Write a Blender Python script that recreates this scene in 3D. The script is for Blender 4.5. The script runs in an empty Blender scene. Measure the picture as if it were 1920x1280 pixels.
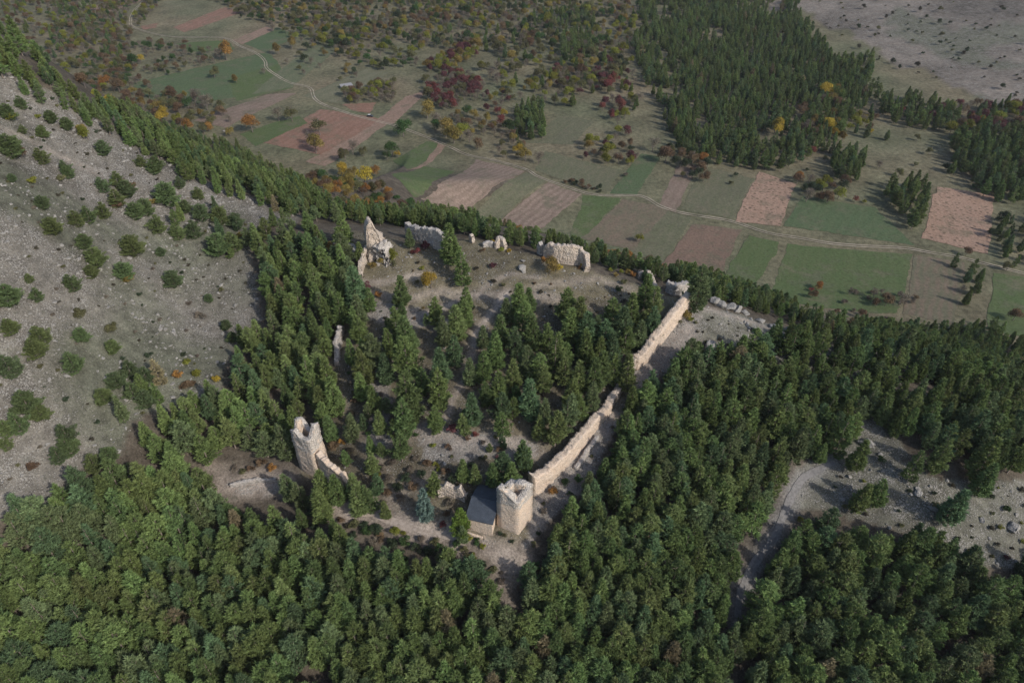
import bpy, math, random
import numpy as np
from mathutils import Vector
R = math.radians
random.seed(7); rng = np.random.default_rng(7)
S = bpy.context.scene

# ------------------------------------------------------------------ camera, sky, sun, exposure
CAMZ, PITCH, F = 108.0, R(39.0), 1280.0          # F: focal length in pixels of the 1920 px wide photograph
cd = bpy.data.cameras.new('camera'); cam = bpy.data.objects.new('camera', cd); S.collection.objects.link(cam)
cd.sensor_width = 36.0; cd.lens = 24.0; cd.clip_start = 0.5; cd.clip_end = 9000
cam.location = (0, 0, CAMZ); cam.rotation_euler = (R(90) - PITCH, 0, 0); S.camera = cam
SUN_EL, SUN_AZ = R(36), R(128)                   # azimuth clockwise from +Y: the sun stands behind the camera to the right
sun_dir = Vector((math.sin(SUN_AZ) * math.cos(SUN_EL), math.cos(SUN_AZ) * math.cos(SUN_EL), math.sin(SUN_EL)))
W = bpy.data.worlds.new('World'); S.world = W; W.use_nodes = True
nt = W.node_tree; nt.nodes.clear()
sky = nt.nodes.new('ShaderNodeTexSky'); sky.sky_type = 'NISHITA'; sky.sun_disc = False
sky.sun_elevation = SUN_EL; sky.sun_rotation = SUN_AZ; sky.air_density = 1.0; sky.dust_density = 1.6
bg = nt.nodes.new('ShaderNodeBackground'); bg.inputs[1].default_value = 0.12
wo = nt.nodes.new('ShaderNodeOutputWorld'); nt.links.new(sky.outputs[0], bg.inputs[0]); nt.links.new(bg.outputs[0], wo.inputs[0])
sd = bpy.data.lights.new('sun', 'SUN'); sd.energy = 2.65; sd.angle = R(1.2); sd.color = (1.0, 0.93, 0.83)
sun = bpy.data.objects.new('sun', sd); S.collection.objects.link(sun)
sun.rotation_euler = sun_dir.to_track_quat('Z', 'Y').to_euler()
S.view_settings.view_transform = 'Standard'; S.view_settings.look = 'None'
S.view_settings.exposure = 0.3; S.view_settings.gamma = 1.0
S.cycles.max_bounces = 4; S.cycles.diffuse_bounces = 2; S.cycles.transparent_max_bounces = 4; S.cycles.volume_bounces = 0

# ------------------------------------------------------------------ picture <-> world
cp, sp = math.cos(PITCH), math.sin(PITCH)
def ray(px, py):
    x = (np.asarray(px, float) - 960) / F; y = -(np.asarray(py, float) - 640) / F
    d = np.stack([x, cp + y * sp, -sp + y * cp], -1)
    return d
def at_z(px, py, z):
    d = ray(px, py); t = (z - CAMZ) / d[..., 2]
    return np.array([d[..., 0] * t, d[..., 1] * t])
def project(x, y, z):
    zz = z - CAMZ
    dep = y * cp - zz * sp; up = y * sp + zz * cp
    dep = np.maximum(dep, 1e-3)
    return 960 + F * x / dep, 640 - F * up / dep, dep
def inpoly(px, py, poly):
    px = np.asarray(px, float); py = np.asarray(py, float); c = np.zeros(px.shape, bool)
    n = len(poly)
    for i in range(n):
        x0, y0 = poly[i]; x1, y1 = poly[(i + 1) % n]
        if y0 == y1: continue
        m = ((y0 > py) != (y1 > py)) & (px < (x1 - x0) * (py - y0) / (y1 - y0) + x0)
        c ^= m
    return c
def vnoise(x, y, seed=0):
    xi = np.floor(x).astype(np.int64); yi = np.floor(y).astype(np.int64); fx = x - xi; fy = y - yi
    fx = fx * fx * (3 - 2 * fx); fy = fy * fy * (3 - 2 * fy)
    def h(a, b):
        n = (a * 374761393 + b * 668265263 + seed * 1442695041) & 0x7fffffff
        n = ((n ^ (n >> 13)) * 1274126177) & 0x7fffffff
        return ((n ^ (n >> 16)) & 0xffff) / 65535.0
    return (h(xi, yi) * (1 - fx) + h(xi + 1, yi) * fx) * (1 - fy) + (h(xi, yi + 1) * (1 - fx) + h(xi + 1, yi + 1) * fx) * fy
def fbm(x, y, seed=0, o=4):
    s = 0; a = 0.5
    for i in range(o):
        s = s + a * (vnoise(x, y, seed + i) - 0.5) * 2; x = x * 2.03 + 17; y = y * 2.03 + 31; a *= 0.5
    return s

# ------------------------------------------------------------------ terrain
HC = [(970,1003,0),(700,960,-1),(590,890,0),(850,935,1.5),(640,905,1.5),(960,890,2.5),(900,780,6),(760,800,5),(900,650,9),(700,650,9),
 (1100,650,8),(800,560,12),(950,520,14),(700,520,14),(700,455,17),(860,450,16),(1050,492,14.5),(1200,545,12),(1290,580,10),(1180,690,6),
 (1130,770,4.5),(1000,920,.5),(1200,900,-2),(1400,605,5.5),(1400,700,2.5),(1500,640,1.5),(1680,690,-5),(1600,800,-6),(1520,880,-9),
 (1450,1000,-13),(1390,1120,-17),(1300,1000,-8),(1200,1150,-12),(1700,900,-8),(1900,950,-12),(1920,770,-16),(1700,1100,-17),
 (1920,1280,-27),(1500,1280,-21),(960,1280,-15),(960,1080,-5),(500,1280,-11),(0,1280,-4),(500,950,-3),(300,1050,-4),(430,895,0),
 (480,700,6),(250,850,8),(100,950,8),(0,900,14),(400,600,10),(200,640,20),(0,640,30),(450,450,17),(560,425,17),(640,445,17),
 (360,345,26),(180,240,40),(250,420,26),(0,400,43),(90,165,50),(0,75,57)]
pts = []
for px, py, z in HC:
    w = at_z(px, py, z); pts.append((w[0], w[1], z))
RIDGE = [(0,70,57,.5),(90,160,50,.5),(180,235,40,.5),(360,338,26,.45),(560,418,17,.4),(700,448,17,.15),(860,440,16,.05),(1050,480,14.5,.05),
 (1200,530,12,.1),(1290,562,10,.1),(1500,622,2,.1),(1680,674,-5,.1),(1920,742,-16,.15)]
ridge_w = []
for px, py, z, k in RIDGE:
    w = at_z(px, py, z); n = math.hypot(k, 1); ridge_w.append((w[0], w[1], z))
    for d, dz in ((26, 11), (70, 36), (140, 78), (260, 150)):
        pts.append((w[0] + k / n * d, w[1] + d / n, z - dz))
pts += [(-400, 0, 90), (-400, 250, 110), (-250, 120, 75), (300, 60, -40), (300, 200, -60), (0, -60, -40), (200, -60, -60), (-200, -60, 10)]
P = np.array(pts); SC = 100.0
def tps(r2):
    return 0.5 * r2 * np.log(r2 + 1e-9)
n = len(P); A = np.zeros((n + 3, n + 3)); X = P[:, :2] / SC
r2 = ((X[:, None] - X[None]) ** 2).sum(-1); A[:n, :n] = tps(r2) + np.eye(n) * 2e-4
A[:n, n] = 1; A[:n, n + 1:] = X; A[n, :n] = 1; A[n + 1:, :n] = X.T
COEF = np.linalg.solve(A, np.concatenate([P[:, 2], np.zeros(3)]))
def hill(x, y):
    x = x / SC; y = y / SC; z = COEF[n] + COEF[n + 1] * x + COEF[n + 2] * y
    for i in range(n):
        z = z + COEF[i] * tps((x - X[i, 0]) ** 2 + (y - X[i, 1]) ** 2)
    return z
MA = at_z(1500, 20, -60); MB = at_z(1920, 185, -60)      # foot line of the bare mountain beyond the plain
mdir = (MB - MA) / np.hypot(*(MB - MA)); mn = np.array([-mdir[1], mdir[0]]); mn = mn if mn[1] > 0 else -mn
RC = np.array([(-700, 480, 30), (-300, 300, 50)] + ridge_w + [(330, 120, -70)]); RC = RC[np.argsort(RC[:, 0])]
RCX = np.linspace(-700, 330, 600); _k = np.exp(-np.linspace(-2.5, 2.5, 31) ** 2); _k /= _k.sum()
RCY = np.convolve(np.pad(np.interp(RCX, RC[:, 0], RC[:, 1]), 15, 'edge'), _k, 'valid'); RCZ = np.convolve(np.pad(np.interp(RCX, RC[:, 0], RC[:, 2]), 15, 'edge'), _k, 'valid')
def ridge_cap(x, y):
    """distance beyond the crest line, and the crest's height there"""
    return (y - np.interp(x, RCX, RCY)) * .9, np.interp(x, RCX, RCZ)
def height(x, y):
    h = hill(x, y)
    d_, zr = ridge_cap(x, y); cap = zr + 5 - (.46 + .5 * np.clip((-60 - x) / 60, 0, 1)) * np.maximum(d_, 0); h = np.where(d_ > 0, -np.logaddexp(-h / 3., -cap / 3.) * 3., h)
    rr = np.hypot(x, y - 120)
    w = np.clip((rr - 430) / 200, 0, 1); h = h * (1 - w) - 120 * w
    v = -60 + 1.6 * fbm(x / 90, y / 90, 5, 3)
    d = (x - MA[0]) * mn[0] + (y - MA[1]) * mn[1]
    v = v + 0.13 * np.log1p(np.exp(np.clip(d / 25, -30, 30))) * 25
    v = v + 0.10 * np.maximum(0, y - 1500)
    k = 5.0; a = np.clip((h - v) / k, -30, 30)
    z = v + k * np.log1p(np.exp(a))
    hw = np.clip((z - v - 6) / 12, 0, 1)
    z = z + hw * (1.3 * fbm(x / 23, y / 23, 11, 3) + 0.35 * fbm(x / 4.0, y / 4.0, 21, 2)) + (1 - hw) * 0.08 * fbm(x / 6, y / 6, 3, 2)
    return z
def axis(a, b, step, lo, hi, g):
    c = list(np.arange(a, b + step, step)); s = step
    while c[-1] < hi: s *= g; c.append(c[-1] + s)
    s = step; pre = []
    v = a
    while v > lo: s *= g; v -= s; pre.append(v)
    return np.array(pre[::-1] + c)
GX = axis(-190, 190, 1.1, -2600, 2600, 1.045); GY = axis(20, 290, 1.1, -260, 4200, 1.028)
XX, YY = np.meshgrid(GX, GY); ZZ = height(XX, YY)
def zf(x, y):
    x = np.asarray(x, float); y = np.asarray(y, float)
    i = np.clip(np.searchsorted(GX, x) - 1, 0, len(GX) - 2); j = np.clip(np.searchsorted(GY, y) - 1, 0, len(GY) - 2)
    u = np.clip((x - GX[i]) / (GX[i + 1] - GX[i]), 0, 1); v = np.clip((y - GY[j]) / (GY[j + 1] - GY[j]), 0, 1)
    return ((ZZ[j, i] * (1 - u) + ZZ[j, i + 1] * u) * (1 - v) + (ZZ[j + 1, i] * (1 - u) + ZZ[j + 1, i + 1] * u) * v)
def hit(px, py):
    """ground point(s) seen at a pixel of the photograph"""
    d = ray(px, py); d = d.reshape(-1, 3); t = np.full(len(d), 40.0); done = np.zeros(len(d), bool)
    for _ in range(1500):
        p = d * t[:, None]; g = CAMZ + p[:, 2] - zf(p[:, 0], p[:, 1])
        done |= g <= 0
        if done.all() or t.min() > 6000: break
        t = np.where(done, t, t + np.maximum(0.35, g * 0.35))
    lo = t - 3; hi = t.copy()
    for _ in range(24):
        m = (lo + hi) / 2; p = d * m[:, None]; g = CAMZ + p[:, 2] - zf(p[:, 0], p[:, 1]); hi = np.where(g <= 0, m, hi); lo = np.where(g <= 0, lo, m)
    p = d * hi[:, None]; return np.stack([p[:, 0], p[:, 1], zf(p[:, 0], p[:, 1])], -1)
def G(px, py): return hit([px], [py])[0]
def occluded(x, y, z):
    """True where the ground hides the point from the camera"""
    t = np.linspace(0.25, 0.985, 90)[:, None]
    gx = x[None] * t; gy = y[None] * t; gz = CAMZ + (z[None] - CAMZ) * t
    return (zf(gx, gy) > gz + 0.5).any(0)

# ------------------------------------------------------------------ object helpers
C = S.collection
def link(o, parent=None):
    C.objects.link(o)
    if parent is not None: o.parent = parent
    return o
def tag(o, label=None, cat=None, group=None, kind=None):
    if label: o['label'] = label
    if cat: o['category'] = cat
    if group: o['group'] = group
    if kind: o['kind'] = kind
    return o
def empty(name, loc):
    o = bpy.data.objects.new(name, None); o.location = loc; o.empty_display_size = 0.5; return link(o)
def mesh_np(name, v, f, mat=None, smooth=False, attrs=None):
    """v (n,3); f (m,3|4) int array"""
    v = np.asarray(v, np.float32); f = np.asarray(f, np.int32); m = bpy.data.meshes.new(name)
    k = f.shape[1]; m.vertices.add(len(v)); m.vertices.foreach_set('co', v.ravel())
    m.loops.add(f.size); m.loops.foreach_set('vertex_index', f.ravel())
    m.polygons.add(len(f)); m.polygons.foreach_set('loop_start', np.arange(0, f.size, k, dtype=np.int32))
    m.polygons.foreach_set('loop_total', np.full(len(f), k, np.int32))
    if smooth: m.polygons.foreach_set('use_smooth', np.ones(len(f), bool))
    for an, (ty, data) in (attrs or {}).items():
        a = m.attributes.new(an, ty, 'POINT'); a.data.foreach_set('color' if 'COLOR' in ty else ('vector' if 'VECTOR' in ty else 'value'), np.asarray(data, np.float32).ravel())
    m.update(calc_edges=True)
    if mat is not None: m.materials.append(mat)
    return m
def obj(name, me, parent=None): return link(bpy.data.objects.new(name, me), parent)

# ------------------------------------------------------------------ materials
class NB:
    def __init__(s, name):
        s.m = bpy.data.materials.new(name); s.m.use_nodes = True; s.t = s.m.node_tree; s.t.nodes.clear()
        s.out = s.n('ShaderNodeOutputMaterial')
    def n(s, ty, **kw):
        x = s.t.nodes.new(ty)
        for k, v in kw.items(): setattr(x, k, v)
        return x
    def l(s, a, b): s.t.links.new(a, b)
    def val(s, sock, v):
        if hasattr(v, 'links'): s.l(v, sock)
        elif isinstance(v, (tuple, list)) and len(v) == 3 and sock.type == 'RGBA': sock.default_value = (*v, 1)
        else: sock.default_value = v
    def noise(s, scale, detail=3, rough=.55, vec=None, col=False):
        x = s.n('ShaderNodeTexNoise'); x.inputs['Scale'].default_value = scale; x.inputs['Detail'].default_value = detail
        x.inputs['Roughness'].default_value = rough
        if vec is not None: s.l(vec, x.inputs['Vector'])
        return x.outputs[1 if col else 0]
    def voro(s, scale, vec=None, feat='F1', out=0):
        x = s.n('ShaderNodeTexVoronoi', feature=feat); x.inputs['Scale'].default_value = scale
        if vec is not None: s.l(vec, x.inputs['Vector'])
        return x.outputs[out]
    def ramp(s, v, a, b, lo=0., hi=1.):
        x = s.n('ShaderNodeMapRange'); x.clamp = True; s.l(v, x.inputs[0])
        for i, q in enumerate((a, b, lo, hi)): s.val(x.inputs[i + 1], q)
        return x.outputs[0]
    def mix(s, f, a, b, mode='MIX'):
        x = s.n('ShaderNodeMix', data_type='RGBA', blend_type=mode); s.val(x.inputs[0], f); s.val(x.inputs[6], a); s.val(x.inputs[7], b); return x.outputs[2]
    def math(s, op, a, b=0.):
        x = s.n('ShaderNodeMath', operation=op); s.val(x.inputs[0], a); s.val(x.inputs[1], b); return x.outputs[0]
    def attr(s, name, ty='GEOMETRY', out=0):
        x = s.n('ShaderNodeAttribute', attribute_type=ty, attribute_name=name); return x.outputs[out]
    def gain(s, c, f):      # multiply a colour by a factor
        x = s.n('ShaderNodeMix', data_type='RGBA', blend_type='MULTIPLY'); x.inputs[0].default_value = 1; s.val(x.inputs[6], c)
        cmb = s.n('ShaderNodeCombineColor')
        for i in range(3): s.val(cmb.inputs[i], f)
        s.l(cmb.outputs[0], x.inputs[7]); return x.outputs[2]
    def pos(s): return s.n('ShaderNodeNewGeometry').outputs['Position']
    def done(s, col, rough=.95, bump=None, bd=.1, spec=.15, trans=0.):
        p = s.n('ShaderNodeBsdfPrincipled'); s.val(p.inputs['Base Color'], col); s.val(p.inputs['Roughness'], rough); p.inputs['Specular IOR Level'].default_value = spec
        if bump is not None:
            b = s.n('ShaderNodeBump'); b.inputs['Strength'].default_value = 1; b.inputs['Distance'].default_value = bd; s.l(bump, b.inputs['Height']); s.l(b.outputs[0], p.inputs['Normal'])
        o = p.outputs[0]
        if trans:
            t = s.n('ShaderNodeBsdfTranslucent'); s.val(t.inputs[0], col); mx = s.n('ShaderNodeMixShader'); mx.inputs[0].default_value = trans
            s.l(o, mx.inputs[1]); s.l(t.outputs[0], mx.inputs[2]); o = mx.outputs[0]
        s.l(o, s.out.inputs[0]); return s.m

def ground_mat():
    b = NB('hill_ground'); p = b.pos(); col = b.attr('col'); rocky = b.attr('rocky', out=2)
    big = b.ramp(b.noise(.05, 4, .6, p), .3, .7, .72, 1.3)
    mid = b.ramp(b.noise(.45, 4, .65, p), .3, .7, .58, 1.45)
    fine = b.ramp(b.noise(2.6, 4, .8, p), .3, .7, .5, 1.5)
    c = b.gain(b.gain(b.gain(col, big), mid), fine)
    # pale limestone blocks lying in the turf, and low dark cushions of scrub
    st = b.noise(.22, 5, .75, p)
    v1 = b.voro(2.0, p); v2 = b.voro(4.6, p)
    th = b.math('MULTIPLY', rocky, b.ramp(st, .35, .68, .16, .56))
    s1 = b.ramp(b.math('SUBTRACT', th, v1), -.05, .05); s2 = b.ramp(b.math('SUBTRACT', th, v2), -.05, .05)
    stone = b.gain((.33, .315, .292), b.ramp(b.noise(3.2, 2, .6, p), .3, .7, .75, 1.25))
    c = b.mix(b.math('MULTIPLY', s1, .65), c, stone); c = b.mix(b.math('MULTIPLY', s2, .8), c, stone)
    dk = b.ramp(b.noise(.9, 4, .75, p), .56, .66); c = b.mix(b.math('MULTIPLY', dk, .6), c, (.055, .06, .045))
    h = b.math('ADD', b.math('MULTIPLY', s1, .8), b.math('ADD', b.math('MULTIPLY', s2, .5), b.noise(2.2, 4, .7, p)))
    return b.done(c, .96, h, .13, .1)
def field_mat(name, c1, c2, angle, per, furrow=.5, patch=.6, spots=0.):
    b = NB(name); p = b.pos()
    mp = b.n('ShaderNodeVectorRotate', rotation_type='Z_AXIS'); b.l(p, mp.inputs[0]); mp.inputs['Angle'].default_value = angle
    sx = b.n('ShaderNodeSeparateXYZ'); b.l(mp.outputs[0], sx.inputs[0])
    wob = b.math('MULTIPLY', b.noise(.06, 2, .5, p), 2.0)
    ph = b.math('ADD', b.math('DIVIDE', sx.outputs[0], per), wob)
    s = b.math('SINE', b.math('MULTIPLY', ph, 6.283)); s = b.ramp(s, -.6, .6)
    f = b.math('ADD', b.math('MULTIPLY', s, furrow), b.math('MULTIPLY', b.ramp(b.noise(.07, 5, .65, p), .3, .7), patch))
    c = b.mix(f, c1, c2); c = b.mix(b.math('MULTIPLY', b.ramp(b.noise(.09, 6, .72, p), .52, .64), .6), c, (.115, .115, .078)); c = b.mix(b.math('MULTIPLY', b.ramp(b.noise(.05, 5, .7, mp.outputs[0]), .56, .66), .45), c, (.17, .14, .105))
    c = b.gain(c, b.ramp(b.noise(.9, 4, .8, p), .28, .72, .6, 1.38))
    if spots:
        cc = b.n('ShaderNodeCombineXYZ'); b.l(b.math('DIVIDE', sx.outputs[0], per), cc.inputs[0]); b.l(b.math('DIVIDE', sx.outputs[1], per * .8), cc.inputs[1])
        d = b.voro(1., cc.outputs[0]); c = b.mix(b.math('MULTIPLY', b.ramp(d, .34, .2), spots), c, (.07, .055, .04))
    return b.done(c, .97, b.noise(1.2, 3, .7, p), .12, .08)
def stone_mat(name, c1, c2, c3, blocks=1.):
    b = NB(name); p = b.pos()
    n1 = b.ramp(b.noise(.55, 5, .65, p), .35, .65); c = b.mix(n1, c1, c2)
    br = b.voro(2.8, p); c = b.gain(c, b.ramp(br, .1, .6, 1 + .1 * blocks, 1 - .2 * blocks))
    c = b.mix(b.ramp(b.noise(1.3, 6, .7, p), .55, .68), c, c3)
    c = b.gain(c, b.ramp(b.noise(6, 3, .7, p), .3, .7, .8, 1.15))
    h = b.math('ADD', b.math('MULTIPLY', br, -blocks), b.noise(5, 5, .7, p))
    return b.done(c, .93, h, .04 + .1 * blocks, .15)
def foliage_mat(name, trans=.18):
    """needle and leaf colour: a tint of the plant (instance or object), its own spread over the crown, and noise"""
    b = NB(name); tint = b.attr('tint', 'INSTANCER'); tone = b.attr('tone', out=2)
    oi = b.n('ShaderNodeObjectInfo'); r = oi.outputs['Random']
    hs = b.n('ShaderNodeHueSaturation'); b.l(tint, hs.inputs['Color']); b.val(hs.inputs['Hue'], b.ramp(r, 0, 1, .488, .512)); b.val(hs.inputs['Value'], b.ramp(r, 0, 1, .84, 1.2))
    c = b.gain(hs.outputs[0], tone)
    return b.done(c, .7, None, 0, .12, trans)
def plain_mat(name, c1, c2, scale=3., rough=.9, bd=.03, spec=.2):
    b = NB(name); p = b.pos(); f = b.ramp(b.noise(scale, 4, .65, p), .3, .7)
    return b.done(b.mix(f, c1, c2), rough, b.noise(scale * 2, 3, .6, p), bd, spec)
M = {}
M['ground'] = ground_mat()
M['stone'] = stone_mat('limestone_masonry', (.58, .51, .44), (.64, .53, .43), (.36, .33, .31), 1.3)
M['plaster'] = stone_mat('restored_masonry', (.68, .54, .42), (.66, .55, .45), (.48, .42, .37), .8)
M['pale'] = stone_mat('pale_masonry', (.62, .57, .51), (.52, .48, .44), (.34, .32, .30), 1.3)
M['greystone'] = stone_mat('weathered_masonry', (.44, .42, .40), (.52, .47, .42), (.27, .26, .26))
M['rock'] = stone_mat('rock', (.30, .288, .27), (.38, .365, .34), (.19, .185, .18))
M['needle'] = foliage_mat('needles', .12)
M['leaf'] = foliage_mat('leaves', .25)
M['bark'] = plain_mat('bark', (.16, .13, .11), (.26, .22, .19), 4)
M['twig'] = plain_mat('twigs', (.12, .10, .09), (.20, .175, .16), 4)
M['track'] = plain_mat('track_gravel', (.22, .19, .145), (.42, .37, .29), .25)
M['path'] = plain_mat('path_gravel', (.22, .185, .155), (.42, .36, .31), 1.6)
M['gully'] = plain_mat('loose_gravel', (.13, .127, .125), (.25, .24, .235), 1.3)

# ------------------------------------------------------------------ ground colours by zone (fixed to the ground)
col = np.zeros((XX.size, 3)); rocky = np.zeros(XX.size)
gx, gy, gz = XX.ravel(), YY.ravel(), ZZ.ravel()
u, v, dep = project(gx, gy, gz); occ = occluded(gx, gy, gz + 1.5)
u = u + 9 * fbm(gx / 9, gy / 9, 41, 3); v = v + 7 * fbm(gx / 9, gy / 9, 51, 3)
GR_GRASS = (.138, .130, .083); GR_DRY = (.150, .135, .100); GR_LITTER = (.092, .078, .062); GR_SCREE = (.138, .128, .112); GR_DARK = (.075, .075, .055)
col[:] = GR_GRASS
bign = fbm(gx / 45, gy / 45, 61, 4)
col += np.clip(bign, -.6, .6)[:, None] * np.array([.05, .02, .02])
Z_SCREE = [[(-1400,-500),(-300,-100),(0,75),(60,150),(130,190),(200,235),(370,335),(470,372),(565,404),(560,414),(490,425),(470,480),(490,600),(440,640),(410,740),(330,760),(250,790),(230,850),(130,900),(60,960),(-1400,1300)]]
Z_MOUNT = [[(1480,-400),(3600,-400),(3600,330),(1920,205),(1760,190),(1640,150),(1640,90),(1590,120),(1500,40)]]
Z_CASTLE = [[(640,430),(1290,560),(1330,575),(1240,700),(1150,800),(1040,900),(1010,1010),(930,1030),(560,900),(620,700),(640,600)]]
Z_PLATEAU = [[(690,470),(880,445),(1290,560),(1240,590),(1100,560),(950,540),(820,570),(690,590)]]
Z_RSPUR = [[(1290,560),(1480,620),(1680,670),(1700,720),(1500,690),(1330,640),(1230,690)], [(1490,880),(1600,830),(1680,860),(1760,900),(1990,900),(1990,1070),(1840,1060),(1700,1000),(1560,960),(1480,960)], [(1600,760),(1680,780),(1700,860),(1600,860)]]
Z_RUBBLE = [[(1000,920),(1140,770),(1160,790),(1120,880),(1080,940),(1000,1010),(985,1040)], [(1180,680),(1290,580),(1320,590),(1300,650),(1200,740)], [(420,905),(530,890),(530,925),(450,925)], [(690,560),(860,600),(860,620),(690,600)], [(780,790),(1010,830),(1010,860),(800,860)], [(680,650),(720,650),(740,840),(690,840)]]
def zone(polys, c, rk=0., vis=True, amt=1.):
    m = np.zeros(u.shape, bool)
    for p_ in polys: m |= inpoly(u, v, p_)
    if vis: m &= ~occ
    col[m] = col[m] * (1 - amt) + np.array(c) * amt; rocky[m] = rk
rd_, _z = ridge_cap(gx, gy); hilly = (gz > -54) & (rd_ < 190) & (gy < 520)
col[hilly] = GR_LITTER; rocky[hilly] = .25
zone(Z_SCREE, GR_SCREE, .95)
sm = (rd_ < 4) & (gx < -45) & (rocky > .9); gp = np.clip((fbm(gx / 26, gy / 26, 93, 4) + .05) * 3, 0, 1)[:, None]; col[sm] = (col * (1 - gp * .7) + np.array((.098, .106, .074)) * gp * .7)[sm]; rocky[sm] *= (1 - .55 * gp[sm, 0])
zone(Z_CASTLE, (.122, .106, .074), .6); zone(Z_PLATEAU, (.140, .122, .080), .65)
zone(Z_RSPUR, (.125, .122, .098), .95); zone(Z_RUBBLE, (.21, .19, .17), 1.)
md = (gx - MA[0]) * mn[0] + (gy - MA[1]) * mn[1]
mm = (md > -22 + 6 * fbm(gx / 30, gy / 30, 71, 3) * 4 - 2) & (gx > 120) & ~((u < 1660) & (v > 20) & (u < 1500 + (v) * .9))
mf = np.clip(fbm(gx[mm] / 60, gy[mm] / 60, 81, 5) * 1.6, -.6, .6) + .7 * fbm(gx[mm] / 11, gy[mm] / 11, 83, 4); col[mm] = np.array((.150, .128, .108)) + mf[:, None] * np.array((.085, .072, .060)); rocky[mm] = .85
vegm = mm & (fbm(gx / 60, gy / 60, 91, 5) > .16) & (gx > 300); col[vegm] = (.115, .118, .085)
def paint(pl, w, c, amt):
    L = hit([a for a, b in pl], [b for a, b in pl])[:, :2]; m = (np.abs(gx - L[:, 0].mean()) < 90) & (np.abs(gy - L[:, 1].mean()) < 90); ii = np.nonzero(m)[0]; best = np.full(len(ii), 1e9)
    px_ = gx[ii] + 1.2 * fbm(gx[ii] / 4, gy[ii] / 4, 5, 3); py_ = gy[ii] + 1.2 * fbm(gx[ii] / 4, gy[ii] / 4, 8, 3)
    for i in range(len(L) - 1):
        d = L[i + 1] - L[i]; t = np.clip(((px_ - L[i, 0]) * d[0] + (py_ - L[i, 1]) * d[1]) / (d @ d), 0, 1); best = np.minimum(best, np.hypot(px_ - L[i, 0] - d[0] * t, py_ - L[i, 1] - d[1] * t))
    k = (np.exp(-(best / w) ** 2) * amt)[:, None]; col[ii] = col[ii] * (1 - k) + np.array(c) * k
PALE = (.34, .29, .25)
for pl, w_, am in (([(630,942),(665,958),(700,968),(745,980),(790,992),(830,1004),(858,1014)], 2.0, .9), ([(905,1018),(925,1032),(950,1042),(978,1054)], 1.6, .8), ([(420,903),(450,912),(490,908),(530,905)], 2.4, .8),
  ([(838,780),(850,745),(868,715),(885,680),(890,650),(900,620),(918,590),(935,566),(950,545)], 1.0, .8), ([(780,600),(860,560),(900,545),(935,520),(965,512),(1010,520)], .9, .7), ([(680,530),(720,532),(760,520),(800,512)], 1., .7), ([(690,552),(760,560),(830,545),(900,552),(960,556),(1060,560)], 1.3, .6), ([(1000,540),(1060,530),(1120,520),(1180,540)], 1.2, .5),
  ([(1290,572),(1330,580),(1400,600),(1480,626)], 1.2, .7), ([(1000,960),(1020,930),(1080,860),(1150,780)], 1.6, .5), ([(700,960),(740,930),(790,900)], 2., .5), ([(780,820),(850,815),(930,825),(1010,845)], 1.6, .6), ([(640,760),(680,820),(720,880)], 1.5, .35),
  ([(940,1060),(948,1100),(950,1150)], 2., .4), ([(1190,1215),(1205,1250),(1215,1290)], 2., .5), ([(1210,700),(1250,650),(1300,620)], 1.6, .5), ([(390,880),(440,890),(520,880)], 1.6, .3), ([(-20,230),(60,262),(130,300),(180,325)], .8, .4)): paint(pl, w_, PALE, am)
paint([(1562,866),(1535,880),(1508,893),(1492,915),(1478,945),(1462,980),(1452,1005),(1430,1035),(1405,1075),(1388,1120),(1385,1170)], 1.9, (.19, .185, .18), .85)
idx = np.arange(XX.size).reshape(XX.shape)
q = np.stack([idx[:-1, :-1], idx[:-1, 1:], idx[1:, 1:], idx[1:, :-1]], -1).reshape(-1, 4)
gm = mesh_np('ground', np.stack([gx, gy, gz], -1), q, M['ground'], True, {'col': ('FLOAT_COLOR', np.concatenate([np.clip(col, .01, 1), np.ones((len(col), 1))], 1)), 'rocky': ('FLOAT', rocky)})
tag(obj('ground', gm), 'rocky hill and valley floor', None, None, 'structure')

# ------------------------------------------------------------------ fields: sheets laid on the valley floor
def sheet(name, quad, mat, label, lift=.10, n_=None):
    c = hit([a for a, b in quad], [b for a, b in quad])[:, :2]
    L = max(np.hypot(*(c[1] - c[0])), np.hypot(*(c[2] - c[3]))); K = max(np.hypot(*(c[3] - c[0])), np.hypot(*(c[2] - c[1])))
    nu, nv = int(L / 2.0) + 3, int(K / 2.0) + 3
    s, t = np.meshgrid(np.linspace(0, 1, nu), np.linspace(0, 1, nv))
    p = (c[0][:, None, None] * (1 - s) * (1 - t) + c[1][:, None, None] * s * (1 - t) + c[2][:, None, None] * s * t + c[3][:, None, None] * (1 - s) * t)
    p = p + 1.3 * np.stack([fbm(p[0] / 7, p[1] / 7, 7, 3), fbm(p[0] / 7, p[1] / 7, 9, 3)]) + .7 * np.stack([fbm(p[0] / 2.2, p[1] / 2.2, 27, 2), fbm(p[0] / 2.2, p[1] / 2.2, 29, 2)]) + 1.6 * np.stack([fbm(p[0] / 40, p[1] / 40, 17, 2), fbm(p[0] / 40, p[1] / 40, 19, 2)])
    z = zf(p[0], p[1]) + lift; ii = np.arange(nu * nv).reshape(nv, nu)
    qq = np.stack([ii[:-1, :-1], ii[:-1, 1:], ii[1:, 1:], ii[1:, :-1]], -1).reshape(-1, 4)
    m = mesh_np(name, np.stack([p[0].ravel(), p[1].ravel(), z.ravel()], -1), qq, mat, True)
    return tag(obj(name, m), label, None, None, 'structure')
RED = ((.195, .115, .085), (.25, .155, .12)); BRN = ((.17, .130, .105), (.235, .18, .145)); GRN = ((.078, .112, .048), (.100, .122, .058)); OLV = ((.110, .118, .072), (.15, .140, .098))
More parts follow.
